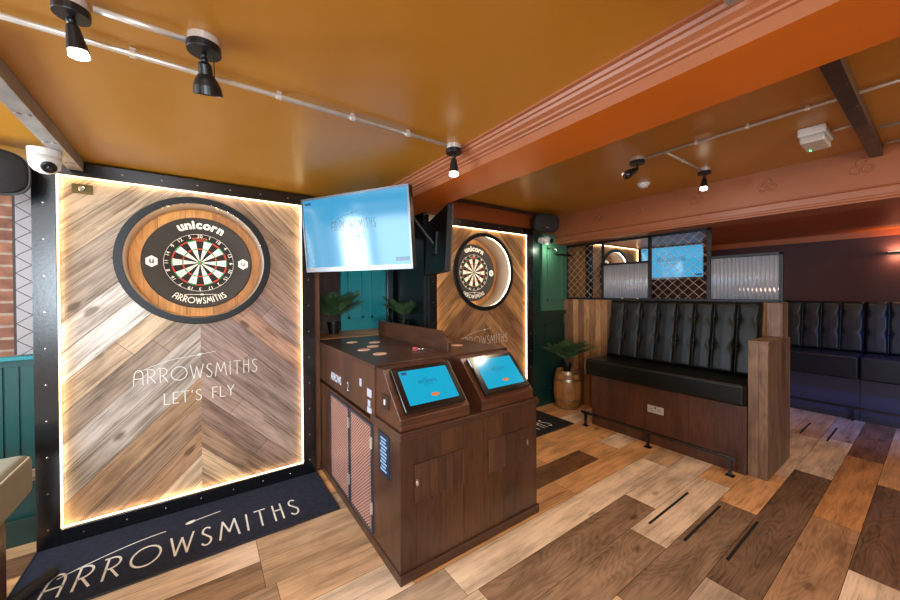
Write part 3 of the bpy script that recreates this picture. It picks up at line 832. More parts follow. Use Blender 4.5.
# ================================================================== KIOSK
def kiosk():
    X0, X1 = .83, 1.895
    root = thing('game_cabinet', 'dark walnut double-sided game cabinet with two sloped tablet stands', 'cabinet', ((X0+X1)/2, 2.5, 0))
    box('base_cabinet', X0, X1, 1.655, 3.3, .05, .765, KIOSKW, root, bevel=.003)
    box('plinth', X0-.006, X1+.012, 1.643, 3.3, 0, .055, KIOSKX, root, bevel=.003)
    box('countertop', X0-.004, X1+.012, 1.64, 2.05, .765, .805, KIOSKX, root, bevel=.004)
    box('upper_cabinet', X0, X1, 1.99, 3.3, .79, 1.088, KIOSKW, root, bevel=.003)
    box('top_board', X0-.006, X1+.03, 1.975, 3.33, 1.088, 1.115, KIOSKH, root, bevel=.003)
    # divider board with chamfered front end
    X = 1.435
    MB().prism([(X, 2.08, 1.115), (X, 2.08, 1.185), (X, 2.19, 1.262), (X, 3.32, 1.262), (X, 3.32, 1.115)], (.03, 0, 0)).obj('divider_board', KIOSKH, root, bevel=.003)
    # wedge housings + tablets
    for k, wx in enumerate((.84, 1.402)):
        pr = [(1.995, 1.088), (1.995, .805), (1.662, .805), (1.662, .868), (1.885, 1.10), (1.975, 1.10)]
        MB().prism([(wx, y, z) for y, z in pr], (.465, 0, 0)).obj('tablet_housing', wood('walnut_housing%d' % k, ['#5d3522', '#54301f'], 'x', .6, .32, .8, .45, coat=.3), root, bevel=.004)
        # slope frame
        a = Vector((wx+.0325, 1.662, .868)); sl = Vector((0, .223, .232)).normalized(); nn = Vector((0, -sl.z, sl.y))
        M = frame_mat(a+sl*.022+nn*.002, (1, 0, 0), nn)   # local y = nn x x = up slope
        tw, th, tt = .402, .282, .028
        t = MB().box(0, tw, 0, th, 0, tt, 0, M).obj('tablet', GLASSBLK if k < 0 else mat('tablet_case', '#0c0c0e', .22, coat=.6), root, bevel=.006)
        MB().box(.036, tw-.036, .034, th-.03, tt, tt+.0012, 0, M).obj('screen', TSCREEN, t)
        l = MB(); f = lambda x, y: M @ Vector((x, y, tt+.0022))
        st, W = word_strokes('ARROWSMITHS'); S = .125/W
        ribbon(l, st, .1, lambda x, y: f(tw/2-.063+x*S, .155+y*S*1.1)); ribbon(l, [[(.17, .182), (.2, .184)]], .003, f)
        st, W = word_strokes("LET'S FLY"); S = .06/W
        ribbon(l, st, .1, lambda x, y: f(tw/2-.03+x*S, .138+y*S))
        l.add([f(*p) for p in ((.05, .225), (.085, .225), (.085, .243), (.05, .243))], [(0, 1, 2, 3)])
        l.obj('lettering', SCREENTXT, t)
        b = MB(); blob(b, (.215, .075), .028, .011, f, 0); b.obj('orange_button', ORANGEBTN, t)
    # switch plate on wedge side
    s = box('switch_plate', .832, .8405, 1.80, 1.885, .885, .965, mat('dark_plate', '#4a3a32', .35, .6), root, bevel=.002)
    box('rocker', .828, .833, 1.835, 1.85, .91, .94, WHITE, s)
    # hatches on the front
    for k, (a, b, lx) in enumerate(((.915, 1.247, .929), (1.443, 1.837, 1.79))):
        h = box('hatch', a, b, 1.646, 1.655, .415, .618, wood('hatch_walnut%d' % k, ['#503224', '#5b3c2a', '#482d20', '#543526'], 'z', .055 if k == 0 else .09, .36, .8, .42, coat=.25), root, bevel=.002)
        MB().lathe([(.013, 0), (.013, .004), (.006, .006)], Matrix.Translation((lx, 1.646, .52)) @ Matrix.Rotation(R(90), 4, 'X') @ Matrix.Diagonal((.6, 1.6, 1, 1)), 16).obj('lock', CHROME, h)
    # side lettering
    f = lambda x, y: Vector((X0-.002, 2.86-x, .84+y))
    l = MB(); text(l, 'ARROWS', f, .085, .12, .045, .03, 0, 0.72)
    l.obj('lettering', mat('print_white', '#cfd2dc', .6), root); l = MB()
    text(l, '2', f, .09, .40, .04, .0, 0, .8)
    l.obj('lettering', mat('print_white', '#cfd2dc', .6), root)
    for ya, yb, za, zb in ((2.23, 2.195, .985, .935), (2.10, 2.03, .95, .90), (2.09, 2.05, .88, .84), (2.10, 2.03, .835, .80)):
        box('sticker', X0-.0015, X0-.0003, yb, ya, zb, za, mat('sticker_white', '#b9bfd0', .5), root)
    # info card
    c = box('info_card', X0-.004, X0-.0005, 1.775, 1.925, .505, .745, NAVY, root)
    cm = MB(); zz = .72
    while zz > .53:
        wd = .5+random.random()*.45
        cm.add([Vector((X0-.0055, y, z)) for y, z in ((1.85+.06*wd, zz), (1.85-.06*wd, zz), (1.85-.06*wd, zz-.011), (1.85+.06*wd, zz-.011))], [(0, 1, 2, 3)]); zz -= .02
    cm.obj('small_print', PALEB, c)
    # grille doors
    for k, (ya, yb) in enumerate(((2.42, 2.86), (2.01, 2.40))):
        t = .016; xa = X0-.012
        fr = MB().box(xa, X0, ya, ya+t, .075, .745).box(xa, X0, yb-t, yb, .075, .745).box(xa, X0, ya+t, yb-t, .075, .075+t).box(xa, X0, ya+t, yb-t, .745-t, .745)
        g = fr.obj('grille_door', mat('grille_frame', '#5b5f70', .35, .7), root)
        box('mesh_backing', X0-.002, X0-.0005, ya+t, yb-t, .09, .73, mat('dark_mesh_back', '#3a2228', .7), g)
        m = MB(); p = .021; A, B, C, D = ya+t, yb-t, .09, .73
        n = int((B-A+D-C)/p)+1
        for i in range(n):
            c = i*p
            for sgn in (1, -1):
                wd = .0075 if sgn > 0 else .003
                sl = .75
                q = [(A, C), (B, C), (B, D), (A, D)]
                # line: (z-C) +/- sl*(y-A) = c
                o_ = 0 if sgn > 0 else -sl*(B-A)
                q = clip(q, sl*sgn, 1, C+c+o_+sl*sgn*A+wd/2)
                if q: q = clip(q, -sl*sgn, -1, -(C+c+o_+sl*sgn*A)+wd/2)
                if q: m.prism([(X0-.009+(.002 if sgn < 0 else 0), y, z) for y, z in q], (.002, 0, 0))
        m.obj('expanded_mesh', COPPER, g)
        for z in (.2, .6): box('hinge', X0-.018, X0-.008, ya-.004, ya+.012, z, z+.07, GALV, g)
kiosk()
box_l = box('rear_ledge', .835, 1.897, 3.35, 3.99, 1.075, 1.118, LEDGEW, bevel=.004); tag(box_l, 'tan wooden ledge in the recess behind the cabinet, under the palms', 'shelf')

# coasters on the cabinet top
CG = 'tan round coasters on the cabinet top'
lab = ['coaster at the rear left of the cabinet top', 'coaster at the rear beside the divider board', 'coaster in the middle of the cluster on the cabinet top',
       'coaster nearest the left edge of the cabinet top', 'coaster nearest the front of the cabinet top', 'coaster alone on the other side of the divider board']
cst = MB().lathe([(.047, 0), (.048, .0015), (.047, .003)], Matrix.Translation((1.046, 2.98, 1.1155)), 28).obj('coaster', COAST)
tag(cst, 'round tan '+lab[0], 'coaster', CG)
for i, (x, y) in enumerate(((1.199, 2.859), (1.10, 2.655), (.979, 2.535), (1.006, 2.302), (1.668, 2.288))):
    c = cst.copy(); COL.objects.link(c); c.location = (x, y, cst.location.z); c['label'] = 'round tan '+lab[i+1]
# dart lying on the top
dr = thing('dart', 'red and white dart lying on the cabinet top beside the divider board', 'dart', (1.33, 2.26, 1.1155))
a, b = Vector((1.26, 2.29, 1.128)), Vector((1.41, 2.20, 1.122)); dv = (b-a).normalized()
MB().tube([a+dv*.04, a+dv*.07, a+dv*.12], [.003, .0045, .003], 10).obj('barrel', CHROME, dr, smooth=True)
MB().tube([a+dv*.12, b], [.0012, .0003], 6).obj('tip', CHROME, dr)
fl = MB(); nrm = dv.cross(Vector((0, 0, 1))).normalized(); up = Vector((0, 0, 1))
for d_ in (nrm, -nrm, up, -up*.9): fl.prism([a, a+d_*.013, a+dv*.03+d_*.013, a+dv*.042], nrm*.0006 if d_ is up or d_ == -up*.9 else up*.0006)
fl.obj('flight', RED, dr)

# ================================================================== SCREENS
def tv(c, yaw, tilt, wd, h, label, mirror=False, txt2="LET'S DARTS", anchor=None):
    c = Vector(c); n = Vector((math.sin(yaw)*math.cos(tilt), -math.cos(yaw)*math.cos(tilt), -math.sin(tilt)))
    r = Vector((math.cos(yaw), math.sin(yaw), 0)); u = r.cross(n); u = u if u.z > 0 else -u
    root = thing('hanging_screen', label, 'screen', c-u*h/2, 'wall-hung scoring screens')
    M = Matrix((r, u, n)).transposed().to_4x4(); M.translation = c
    MB().box(-wd/2, wd/2, -h/2, h/2, -.045, -.002, 0, M).obj('casing', BLACKP, root, bevel=.006)
    fr = MB(); t = .014; bt = .034
    fr.box(-wd/2, wd/2, h/2-t, h/2, -.004, .006, 0, M).box(-wd/2, wd/2, -h/2, -h/2+bt, -.004, .006, 0, M)
    fr.box(-wd/2, -wd/2+t, -h/2+bt, h/2-t, -.004, .006, 0, M).box(wd/2-t, wd/2, -h/2+bt, h/2-t, -.004, .006, 0, M)
    fr.obj('bezel', mat('silver_bezel', '#66666a', .28, .8), root)
    MB().box(-wd/2+t, wd/2-t, -h/2+bt, h/2-t, -.003, .001, 0, M).obj('screen', SCREEN, root)
    l = MB(); f = lambda x, y: M @ Vector((x, y, .0025))
    W = word_strokes('ARROWSMITHS', .2)[1]; S = .40/W
    de = MB(); logo(l, lambda x, y: f(-.2+x*S, .02+y*S*1.25), .11, de); de.obj('dart_emblem', SCREENTXT, root)
    l.obj('lettering', SCREENTXT, root); l = MB()
    st, W2 = word_strokes(txt2); S2 = .2/W2; ribbon(l, st, .11, lambda x, y: f(-.1+x*S2, -.05+y*S2*1.3))
    l.obj('lettering', SCREENTXT, root); l = MB()
    l.add([f(*p) for p in ((wd*.36, -h*.40), (wd*.475, -h*.40), (wd*.475, -h*.35), (wd*.36, -h*.35))], [(0, 1, 2, 3)])
    l.obj('screen_button', SCREENTXT, root); l = MB()
    l.add([f(*p) for p in ((-wd*.465, h*.41), (-wd*.40, h*.41), (-wd*.40, h*.44), (-wd*.465, h*.44))], [(0, 1, 2, 3)])
    l.obj('screen_tab', SCREENTXT, root)
    br = MB().box(-.1, .1, -.1, .1, -.06, -.045, 0, M)
    if anchor:
        p = c-n*.055; br.tube([p, Vector(anchor)], .018, 10)
    br.obj('bracket', BLACKP, root)
    return root
tv((.885, 2.48, 1.988), R(-59.9), R(5.57), .97, .56, 'large lit blue screen above the cabinet, beside the first dartboard panel', anchor=(1.20, 2.60, 2.36))
_p0, _p1 = Vector((1.635, 2.31, 0)), Vector((1.93, 3.12, 0))
_d = (_p1-_p0).normalized(); _yaw = math.atan2(_d.y, _d.x)
tv(((_p0+_p1)/2).to_tuple()[:2]+(1.99,), _yaw, R(3), .86, .55, 'screen seen edge on, hanging beside the second dartboard panel', anchor=(1.55, 2.85, 2.28))
_p0, _p1 = Vector((6.25, 3.08, 0)), Vector((6.38, 2.18, 0)); _d = (_p1-_p0).normalized()
tv(((_p0+_p1)/2).to_tuple()[:2]+(2.015,), math.atan2(_d.y, _d.x), R(4), .91, .55, 'lit blue screen seen through the partition mesh', anchor=(6.88, 2.7, 2.1))

# black post in the recess carrying cables
pt = box('steel_post', 1.80, 1.86, 3.88, 3.94, 1.118, 2.26, BLACK, bevel=.003); tag(pt, 'slim black steel post in the recess between palm and screen', 'post')

# ================================================================== PALMS
def frond(mb, base, az, L, up, droop, rnd):
    pts = []; n = 12
    for i in range(n+1):
        t = i/n; rr = L*t*math.cos(up-droop*t*.6); zz = L*t*math.sin(up)-droop*L*t*t*.45
        pts.append(Vector(base)+Vector((math.cos(az)*rr, math.sin(az)*rr, zz)))
    mb.tube(pts, [.0032*(1-.8*i/n) for i in range(n+1)], 5, 1)
    side = Vector((-math.sin(az), math.cos(az), 0))
    for i in range(4*n):
        t = .12+.88*i/(4*n); k = t*n; j = min(int(k), n-1); p = pts[j].lerp(pts[j+1], k-j)
        d = (pts[j+1]-pts[j]).normalized()
        ll = L*.36*math.sin(PI*min(1, t*.8+.18))*(.85+.3*rnd.random())
        for sg in (-1, 1):
            v = (d*.75+side*sg*.8+Vector((0, 0, -.12-.2*rnd.random()))).normalized(); wv_ = d.cross(v).normalized().cross(v)*.0042
            m = p+v*ll*.45
            mb.add([p, m+wv_, p+v*ll, m-wv_], [(0, 1, 2, 3)], 0)
def palm(name, loc, pot_h, pot_r, L, nf, label, seed, azs=None, pot=True, cat='plant'):
    root = thing(name, label, cat, loc); x, y, z = loc; rnd = random.Random(seed)
    if pot:
        p = MB().lathe([(pot_r*.72, 0), (pot_r*.95, pot_h*.9), (pot_r*1.04, pot_h*.9), (pot_r*1.04, pot_h), (pot_r*.92, pot_h), (pot_r*.9, pot_h*.85), (.0005, pot_h*.85)], Matrix.Translation(loc), 28)
        p.obj('pot', BLACKP, root, smooth=False)
    MB().tube([(x, y, z+pot_h*.6), (x+.004, y, z+pot_h+.06)], [.014, .008], 8).obj('stem', STEM, root, smooth=True)
    for i in range(nf):
        mb = MB(); az = 2*PI*i/nf+rnd.random()*.5 if azs is None else azs[i % len(azs)]+rnd.uniform(-.25, .25)
        frond(mb, (x, y, z+pot_h+.03), az, L*(.75+.35*rnd.random()), R(rnd.uniform(48, 84)), rnd.uniform(.3, .9), rnd)
        mb.obj('frond', [LEAF, STEM], root)
palm('potted_palm', (1.10, 3.70, 1.119), .12, .065, .42, 14, 'artificial palm in black pot on the ledge, left in the recess below the screen', 2, azs=[-2.5, -2.0, -1.5, -1.0, -.5, 0, .3, 2.9])
palm('potted_palm', (1.84, 3.55, 1.119), .12, .05, .33, 10, 'artificial palm in black pot on the ledge beside the second panel', 4, azs=[-2.6, -2.0, -1.2, 2.2, 2.8, 3.1])

# ================================================================== BARREL
def barrel():
    cx, cy = 3.965, 2.93
    root = thing('wine_barrel', 'small oak barrel with steel hoops beside the booth, palm on top', 'barrel', (cx, cy, 0))
    H = .50; rr = lambda t: .142+.038*(1-(2*t-1)**2)
    n = 40; prof = [(rr(i/16), H*i/16) for i in range(17)]
    prof += [(rr(1)-.012, H), (rr(1)-.012, H-.02), (.0005, H-.02)]
    MB().lathe(prof, Matrix.Translation((cx, cy, 0)), 40).obj('staves', BARRELW, root, smooth=False)
    for t0, t1 in ((.01, .08), (.2, .26), (.74, .80), (.92, .99)):
        h = MB().lathe([(rr(t0)+.001, H*t0), (rr(t0)+.0045, H*t0), (rr(t1)+.0045, H*t1), (rr(t1)+.001, H*t1), (rr(t0)+.001, H*t0)], Matrix.Translation((cx, cy, 0)), 48, 0, False)
        h.obj('hoop', HOOP, root, smooth=False)
    palm('potted_palm', (cx, cy, H-.018), .10, .06, .46, 16, 'artificial palm in dark pot standing on the oak barrel', 8, azs=[3.1, 3.5, 3.9, 4.3, 4.7, 5.0])
barrel()

# ================================================================== BOOTH
def tufted(mb, y0, y1, zb, zt, xb, xt, seams, btn_t, depth=.045, ny=None):
    """back cushion facing -x between y0,y1; leaning from xb (bottom) to xt (top); seams: list of y"""
    edges = [y0]+sorted(seams)+[y1]
    ny = ny or int((y1-y0)/.0055); nz = 44
    vs = []; fs = []
    for j in range(nz+1):
        t = j/nz; z = zb+(zt-zb)*t
        for i in range(ny+1):
            y = y0+(y1-y0)*i/ny
            # distance to nearest interior seam, with pinches at the buttons
            pinch = sum(math.exp(-((t-b)/.07)**2) for b in btn_t)
            dmin = min(abs(y-s) for s in edges)
            wdt = .010+.013*pinch
            g = 1-math.exp(-(dmin/wdt)**1.6)
            dp = depth*g
            # per channel soft bulge
            dp *= 1-.10*pinch*math.exp(-(dmin/.05)**2)-.10*(1-min(1, dmin/.09))
            e = min(t, 1-t)/.045; e = 1-(1-min(e, 1))**2
            x = xb+(xt-xb)*t-dp*(.35+.65*e)
            vs.append((x, y, z-.0*e))
    for j in range(nz):
        for i in range(ny):
            a = j*(ny+1)+i; fs.append((a, a+ny+1, a+ny+2, a+1))
    n0 = len(vs)
    # back closure
    vs += [(xb+.06, y0, zb), (xb+.06, y1, zb), (xt+.05, y0, zt), (xt+.05, y1, zt)]
    top = [nz*(ny+1)+i for i in range(ny+1)]; bot = list(range(ny+1))
    fs.append(tuple(top+[n0+3, n0+2])); fs.append(tuple(bot[::-1]+[n0, n0+1]))
    l = [j*(ny+1) for j in range(nz+1)]; r = [j*(ny+1)+ny for j in range(nz+1)]
    fs.append(tuple(l[::-1]+[n0, n0+2][:1]+[n0+2])); fs.append(tuple(r+[n0+3, n0+1])); fs.append((n0, n0+1, n0+3, n0+2))
    mb.add(vs, fs)
    return edges
def seat_cushion(x0, x1, y0, y1, z0, z1):
    return MB().box(x0, x1, y0, y1, z0, z1)
def foot_rail(mb, x, y0, y1, z, posts, r=.011):
    mb.box(x-.012, x+.012, y0, y1, z-.012, z+.012)

def booth():
    root = thing('booth_bench', 'black channel-tufted leather booth bench facing the cabinet, wood-panelled base', 'bench', (4.0, 1.65, 0))
    box('base_panel', 3.675, 4.18, .95, 2.375, .0, .578, BENCHW, root, bevel=.003)
    s = seat_cushion(3.62, 4.17, .953, 2.425, .58, .765).obj('seat_cushion', LEATHER, root, bevel=.028)
    mb = MB(); seams = [2.212, 2.022, 1.835, 1.648, 1.482, 1.318, 1.13]
    tufted(mb, .96, 2.40, .77, 1.44, 4.03, 4.15, seams, (.38, .76), .042)
    b = mb.obj('backrest', LEATHER, root, smooth=True)
    for y in seams:
        for t in (.38, .76):
            MB().ball((4.03+.12*t-.016, y, .77+.67*t), .011, 8).obj('button', LEATHER, b, smooth=True)
    pp = MB().tube([(3.62, 2.43, .60), (3.62, 2.43, .745), (3.66, 2.43, .765), (4.05, 2.43, .77)], .005, 8)
    pp.obj('piping', mat('worn_piping', '#5c5648', .5), root)
    fr = MB(); foot_rail(fr, 3.575, .985, 2.445, .150, None)
    rail = fr.obj('foot_rail', BLACK, root, bevel=.002)
    for y in (2.39, 1.695, 1.03):
        MB().box(3.563, 3.587, y-.012, y+.012, .004, .138).box(3.545, 3.605, y-.03, y+.03, 0, .005).obj('rail_post', BLACK, rail)
    # socket
    so = thing('power_socket', 'chrome double socket in the base panel of the booth', 'socket', (3.67, 1.668, .32))
    box('plate', 3.667, 3.6748, 1.592, 1.745, .322, .395, mat('brushed_plate', '#c9c6c0', .4, .5), so, bevel=.002)
    h = MB()
    for yc in (1.63, 1.707):
        h.box(3.6655, 3.6672, yc-.018, yc-.010, .345, .352).box(3.6655, 3.6672, yc+.010, yc+.018, .345, .352).box(3.6655, 3.6672, yc-.004, yc+.004, .358, .370)
    h.box(3.6655, 3.6672, 1.660, 1.676, .37, .385)
    h.obj('pin_holes', BLACKP, so)
booth()

def pillar():
    root = thing('booth_end_panel', 'reclaimed wood end pillar closing the booth, lower front and taller rear', 'end panel', (4.06, .88, 0))
    box('lower_post', 3.705, 4.41, .82, .948, 0, 1.118, PILLW, root, bevel=.003)
    box('top_cap', 3.700, 4.20, .815, .948, 1.118, 1.132, PILLW, root, bevel=.002)
    box('upper_post', 4.215, 4.41, .835, .948, 1.118, 1.435, PILLW, root, bevel=.003)
pillar()
def partition():
    # reclaimed wall behind the booth with the metal screen on top
    w_ = box('partition_wall', 4.215, 4.40, .95, 3.19, 0, 1.437, RECLW); struct(w_)
    root = thing('screen_partition', 'black metal partition frame with wire mesh and fluted glass above the booth', 'partition', (4.30, 2.0, 1.437))
    xa, xb = 4.285, 4.315; t = .028
    def bar(y0, y1, z0, z1): fr.box(xa, xb, y0, y1, z0, z1)
    fr = MB()
    bar(.86, 3.19, 1.438, 1.462)                       # bottom rail
    bar(2.60, 2.60+t, 1.462, 2.205)                    # posts
    bar(2.0, 2.0+t+.006, 1.462, 2.205); bar(1.405, 1.405+t+.006, 1.462, 2.205); bar(.846, .846+t, 1.438, 1.90)
    bar(3.165, 3.19, 1.462, 2.205)
    bar(2.0, 3.19, 2.18, 2.207); bar(1.405, 2.03, 2.18, 2.207)      # tops
    bar(2.02, 2.61, 1.885, 1.91)                       # over fluted pane
    bar(.846, 1.42, 1.878, 1.905)
    fr.obj('metal_frame', BLACKF, root, bevel=.002)
    def mesh_panel(ya, yb, za, zb, p=.098):
        m = MB(); x = 4.30; r = .0017
        q0 = [(ya, za), (yb, za), (yb, zb), (ya, zb)]
        sl = .95; n = int(((zb-za)+(yb-ya)*sl)/p)+2
        for i in range(n):
            for sgn in (1, -1):
                # z = za + c - sgn*sl*(y-ya) 
                c = i*p - (0 if sgn > 0 else (yb-ya)*sl)
                pts = []
                for y in (ya, yb):
                    z = za+c-sgn*sl*(y-ya)
                    if za <= z <= zb: pts.append((y, z))
                for z in (za, zb):
                    y = ya+(za+c-z)/(sgn*sl)
                    if ya < y < yb: pts.append((y, z))
                if len(pts) >= 2:
                    a, b = pts[0], pts[-1]
                    if math.hypot(a[0]-b[0], a[1]-b[1]) > .01:
                        m.tube([(x+.002*sgn, a[0], a[1]), (x+.002*sgn, b[0], b[1])], r*1.15, 5)
        m.obj('wire_mesh', mat('mesh_wire', '#d9c7ae', .35, .4), root)
    mesh_panel(2.628, 3.165, 1.462, 2.18); mesh_panel(1.439, 2.0, 1.462, 2.18)
    def fluted(ya, yb, za, zb):
        n = int((yb-ya)/.004); vs = []; fs = []
        for i in range(n+1):
            y = ya+(yb-ya)*i/n; d = .0042*math.sin(2*PI*(y-ya)/.032)
            vs += [(4.296+d, y, za), (4.296+d, y, zb), (4.303, y, za), (4.303, y, zb)]
        for i in range(n):
            a = 4*i; fs += [(a, a+4, a+5, a+1), (a+2, a+3, a+7, a+6), (a+1, a+5, a+7, a+3), (a, a+2, a+6, a+4)]
        fs += [(0, 1, 3, 2), (4*n, 4*n+2, 4*n+3, 4*n+1)]
        MB().add(vs, fs).obj('fluted_pane', FLUTE, root, smooth=True)
    fluted(2.036, 2.60, 1.464, 1.884); fluted(.876, 1.403, 1.464, 1.877)
partition()

# far bench against the right wall
def far_bench(y0, y1, ys, label, seams):
    root = thing('wall_bench', label, 'bench', (6.5, (y0+y1)/2, 0), 'tufted wall benches by the maroon wall')
    box('base_panel', 6.30, 6.89, y0, y1, 0, .50, mat('navy_bench_panel', '#2f3350', .45), root)
    seat_cushion(6.2, 6.80, y0+.002, y1-.002, .50, .765).obj('seat_cushion', NAVYL, root, bevel=.02)
    mb = MB(); tufted(mb, y0+.002, y1-.002, .77, 1.40, 6.68, 6.78, seams, (.38, .76), .035)
    b = mb.obj('backrest', NAVYL, root, smooth=True)
    for y in seams:
        for t in (.38, .76): MB().ball((6.68+.1*t-.012, y, .77+.63*t), .011, 7).obj('button', NAVYL, b, smooth=True)
    rl = MB().box(6.235, 6.257, y0, y1, .145, .167).obj('foot_rail', BLACK, root)
    for y in ys: MB().box(6.235, 6.257, y-.011, y+.011, .0, .145).obj('rail_post', BLACK, rl)
far_bench(.57, 2.3, (.62, 1.4, 2.2), 'dark tufted wall bench unit by the maroon wall, partly behind the pillar', [.774, .95, 1.13, 1.31, 1.49, 1.67, 1.85, 2.03])
far_bench(-1.2, .565, (-1.0, -.2), 'dark tufted wall bench unit by the maroon wall under the wall lamp', [.38, .20, .02, -.16, -.34, -.52, -.7])

# wall lamp on maroon wall
wl = thing('wall_lamp', 'small black wall lamp glowing on the maroon wall', 'lamp', (6.86, .33, 1.98))
box('wall_plate', 6.875, 6.898, .22, .35, 1.975, 2.03, BLACKP, wl, bevel=.003)
box('lamp_bar', 6.84, 6.876, .16, .41, 1.985, 2.015, BLACKP, wl, bevel=.003)
box('diffuser', 6.845, 6.87, .17, .40, 2.0151, 2.018, mat('warm_diffuser', '#ffffff', .3, emit=(1, .6, .35), es=2), wl)
l = area('wall_lamp_glow', (6.83, .285, 2.03), (.5, 0, 1), .2, .03, 5, (1, .55, .3))
l = area('wall_lamp_glow', (6.83, .285, 1.97), (.5, 0, -1), .2, .03, 4, (1, .55, .3))

# ================================================================== CEILING FITTINGS
def conduit(pts, r, label, clips=(), junction=None):
    root = thing('steel_conduit', label, 'conduit', pts[0])
    MB().tube(pts, r, 10).obj('pipe', GALV, root, smooth=True)
    for (x, y) in clips:
        z = pts[0][2]
        c = MB().box(x-.012, x+.012, y-.022, y+.022, z+r*.2, z+r+.006)
        a = (Vector(pts[1])-Vector(pts[0])).normalized(); n_ = a.cross(Vector((0, 0, 1)))
        c = MB().tube([Vector((x, y, z))-a*.009, Vector((x, y, z))+a*.009], r+.004, 12)
        c.box(x-.008, x+.008, y-.008, y+.008, z, z+r+.009)
        c.obj('clip', GALV, root)
    return root
ZC = 2.385-.022; ZC2 = 2.6-.022
conduit([(-1.4, 1.60, ZC), (1.10, 1.60, ZC)], .0095, 'long steel conduit across the ochre ceiling to the spotlight by the beam', [(-.19, 1.6), (.26, 1.6), (.57, 1.6), (.86, 1.6)])
conduit([(-.25, 1.412, ZC), (-.038, 1.412, ZC)], .0095, 'short steel conduit joining the two near ceiling spotlights')
conduit([(2.79, 1.33, ZC2), (2.79, -1.6, ZC2)], .0095, 'steel conduit above the cabinet bay ending at the black spotlight', [(2.79, 1.0), (2.79, .72), (2.79, .45)])
conduit([(2.79, 1.20, ZC2), (3.46, 1.20, ZC2)], .0085, 'branch conduit to the lit spotlight near the far beam', [(3.1, 1.2)])
conduit([(3.31, .42, ZC2), (3.31, .335, ZC2)], .0085, 'short conduit stub leaving the emergency light box')
conduit([(3.50, .24, ZC2), (3.50, -1.6, ZC2)], .009, 'conduit beyond the joist in line with the emergency light box')
conduit([(3.90, .24, ZC2), (3.90, -1.6, ZC2)], .009, 'conduit beyond the joist running next to the far beam')

def spot(loc, aim, style, label, lit, power=10, zc=2.385, box_=True, sz=1.0):
    x, y, _ = loc; root = thing('ceiling_spotlight', label, 'spotlight', (x, y, zc-.2), 'black ceiling spotlights')
    T = Matrix.Translation((x, y, zc))
    rb = .056*sz
    if box_: MB().lathe([(rb*.93, -.025), (rb*.93, -.0005)], T, 28).obj('conduit_box', GALV, root)
    MB().lathe([(rb*.98, -.048), (rb, -.046), (rb, -.0255)], T, 32).obj('base', BLACKP, root)
    j = Vector((x, y, zc-.085*sz)); a = Vector(aim).normalized()
    s = MB().tube([(x, y, zc-.047), (x, y, zc-.075*sz)], .007, 10).ball(j, .012, 8)
    s.obj('stem', BLACKP, root, smooth=True)
    M = Matrix.Translation(j) @ a.to_track_quat('Z', 'Y').to_matrix().to_4x4()
    k = sz
    if style == 'cone':
        MB().lathe([(.010*k, .008*k), (.020*k, .018*k), (.034*k, .105*k), (.030*k, .106*k), (.018*k, .03*k)], M, 28).obj('shade', BLACKP, root, smooth=False)
        bl = MB().lathe([(.029*k, .085*k), (.030*k, .108*k), (.032*k, .128*k), (.020*k, .134*k), (.0005, .135*k)], M, 24)
        r_end = .138*k
    else:
        MB().lathe([(.010*k, .0), (.022*k, .012*k), (.024*k, .045*k), (.036*k, .062*k), (.046*k, .085*k), (.050*k, .115*k), (.047*k, .116*k), (.043*k, .09*k), (.02*k, .06*k)], M, 32).obj('shade', BLACKP, root, smooth=False)
        lv = MB().tube([j+Vector((.03*k, 0, .04*k)), j+Vector((.032*k, 0, -.06*k))], .0015, 6); lv.obj('pull_lever', BLACKP, root)
        bl = MB().lathe([(.03*k, .07*k), (.036*k, .10*k), (.0005, .107*k)], M, 24)
        r_end = .12*k
    bl.obj('bulb', BULB if lit else GLASSBLK, root, smooth=True)
    if power:
        L = bpy.data.lights.new('spotlight_beam', 'SPOT'); L.energy = power*KL; L.color = (1, .82, .58); L.spot_size = R(105); L.spot_blend = .8; L.shadow_soft_size = .03
        o = bpy.data.objects.new('spotlight_beam', L); COL.objects.link(o); o.location = j+a*(r_end+.02)
        o.rotation_euler = a.to_track_quat('-Z', 'Y').to_euler()
spot((-.30, 1.44, 0), (.14, .12, -1), 'cone', 'lit black cone spotlight above the white dome camera end of the ceiling', True, 26, sz=.72)
spot((.007, 1.41, 0), (.12, .42, -1), 'bell', 'black bell-shaped spotlight pointing down, unlit, on the ochre ceiling', False, 0, sz=.86)
spot((1.165, 1.62, 0), (.02, .05, -1), 'cone', 'lit cone spotlight at the end of the long conduit by the beam', True, 26, sz=.8)
spot((2.80, 1.41, 0), (-.85, .3, -.5), 'cone', 'black spotlight tilted away at the conduit end, next to the smoke detector', False, 45, 2.6)
spot((3.52, 1.20, 0), (-.12, 0, -1), 'cone', 'lit cone spotlight near the far beam with plaster ornaments', True, 18, 2.6, sz=.85)
# smoke detector
sd = thing('smoke_detector', 'white round smoke detector on the ceiling beside the black spotlight', 'detector', (3.50, 1.70, 2.55))
MB().lathe([(.05, -.022), (.056, -.008), (.056, -.0005)], Matrix.Translation((3.50, 1.70, 2.6)), 32).obj('base', WHITE, sd)
MB().lathe([(.022, -.045), (.036, -.04), (.04, -.0225)], Matrix.Translation((3.50, 1.70, 2.6)), 28).obj('sensor_head', WHITE, sd)
# emergency light box
em = thing('emergency_light', 'white emergency light box with a green indicator by the steel joist', 'emergency light', (3.28, .49, 2.5))
box('housing', 3.17, 3.42, .43, .56, 2.545, 2.599, WHITE, em, bevel=.006)
box('diffuser', 3.18, 3.41, .437, .553, 2.50, 2.5448, mat('frosted_lens', '#cfcac2', .3), em, bevel=.01)
MB().ball((3.37, .53, 2.4985), .006, 6).obj('indicator', mat('green_led', '#20ff60', .3, emit=(.1, 1, .3), es=4), em)
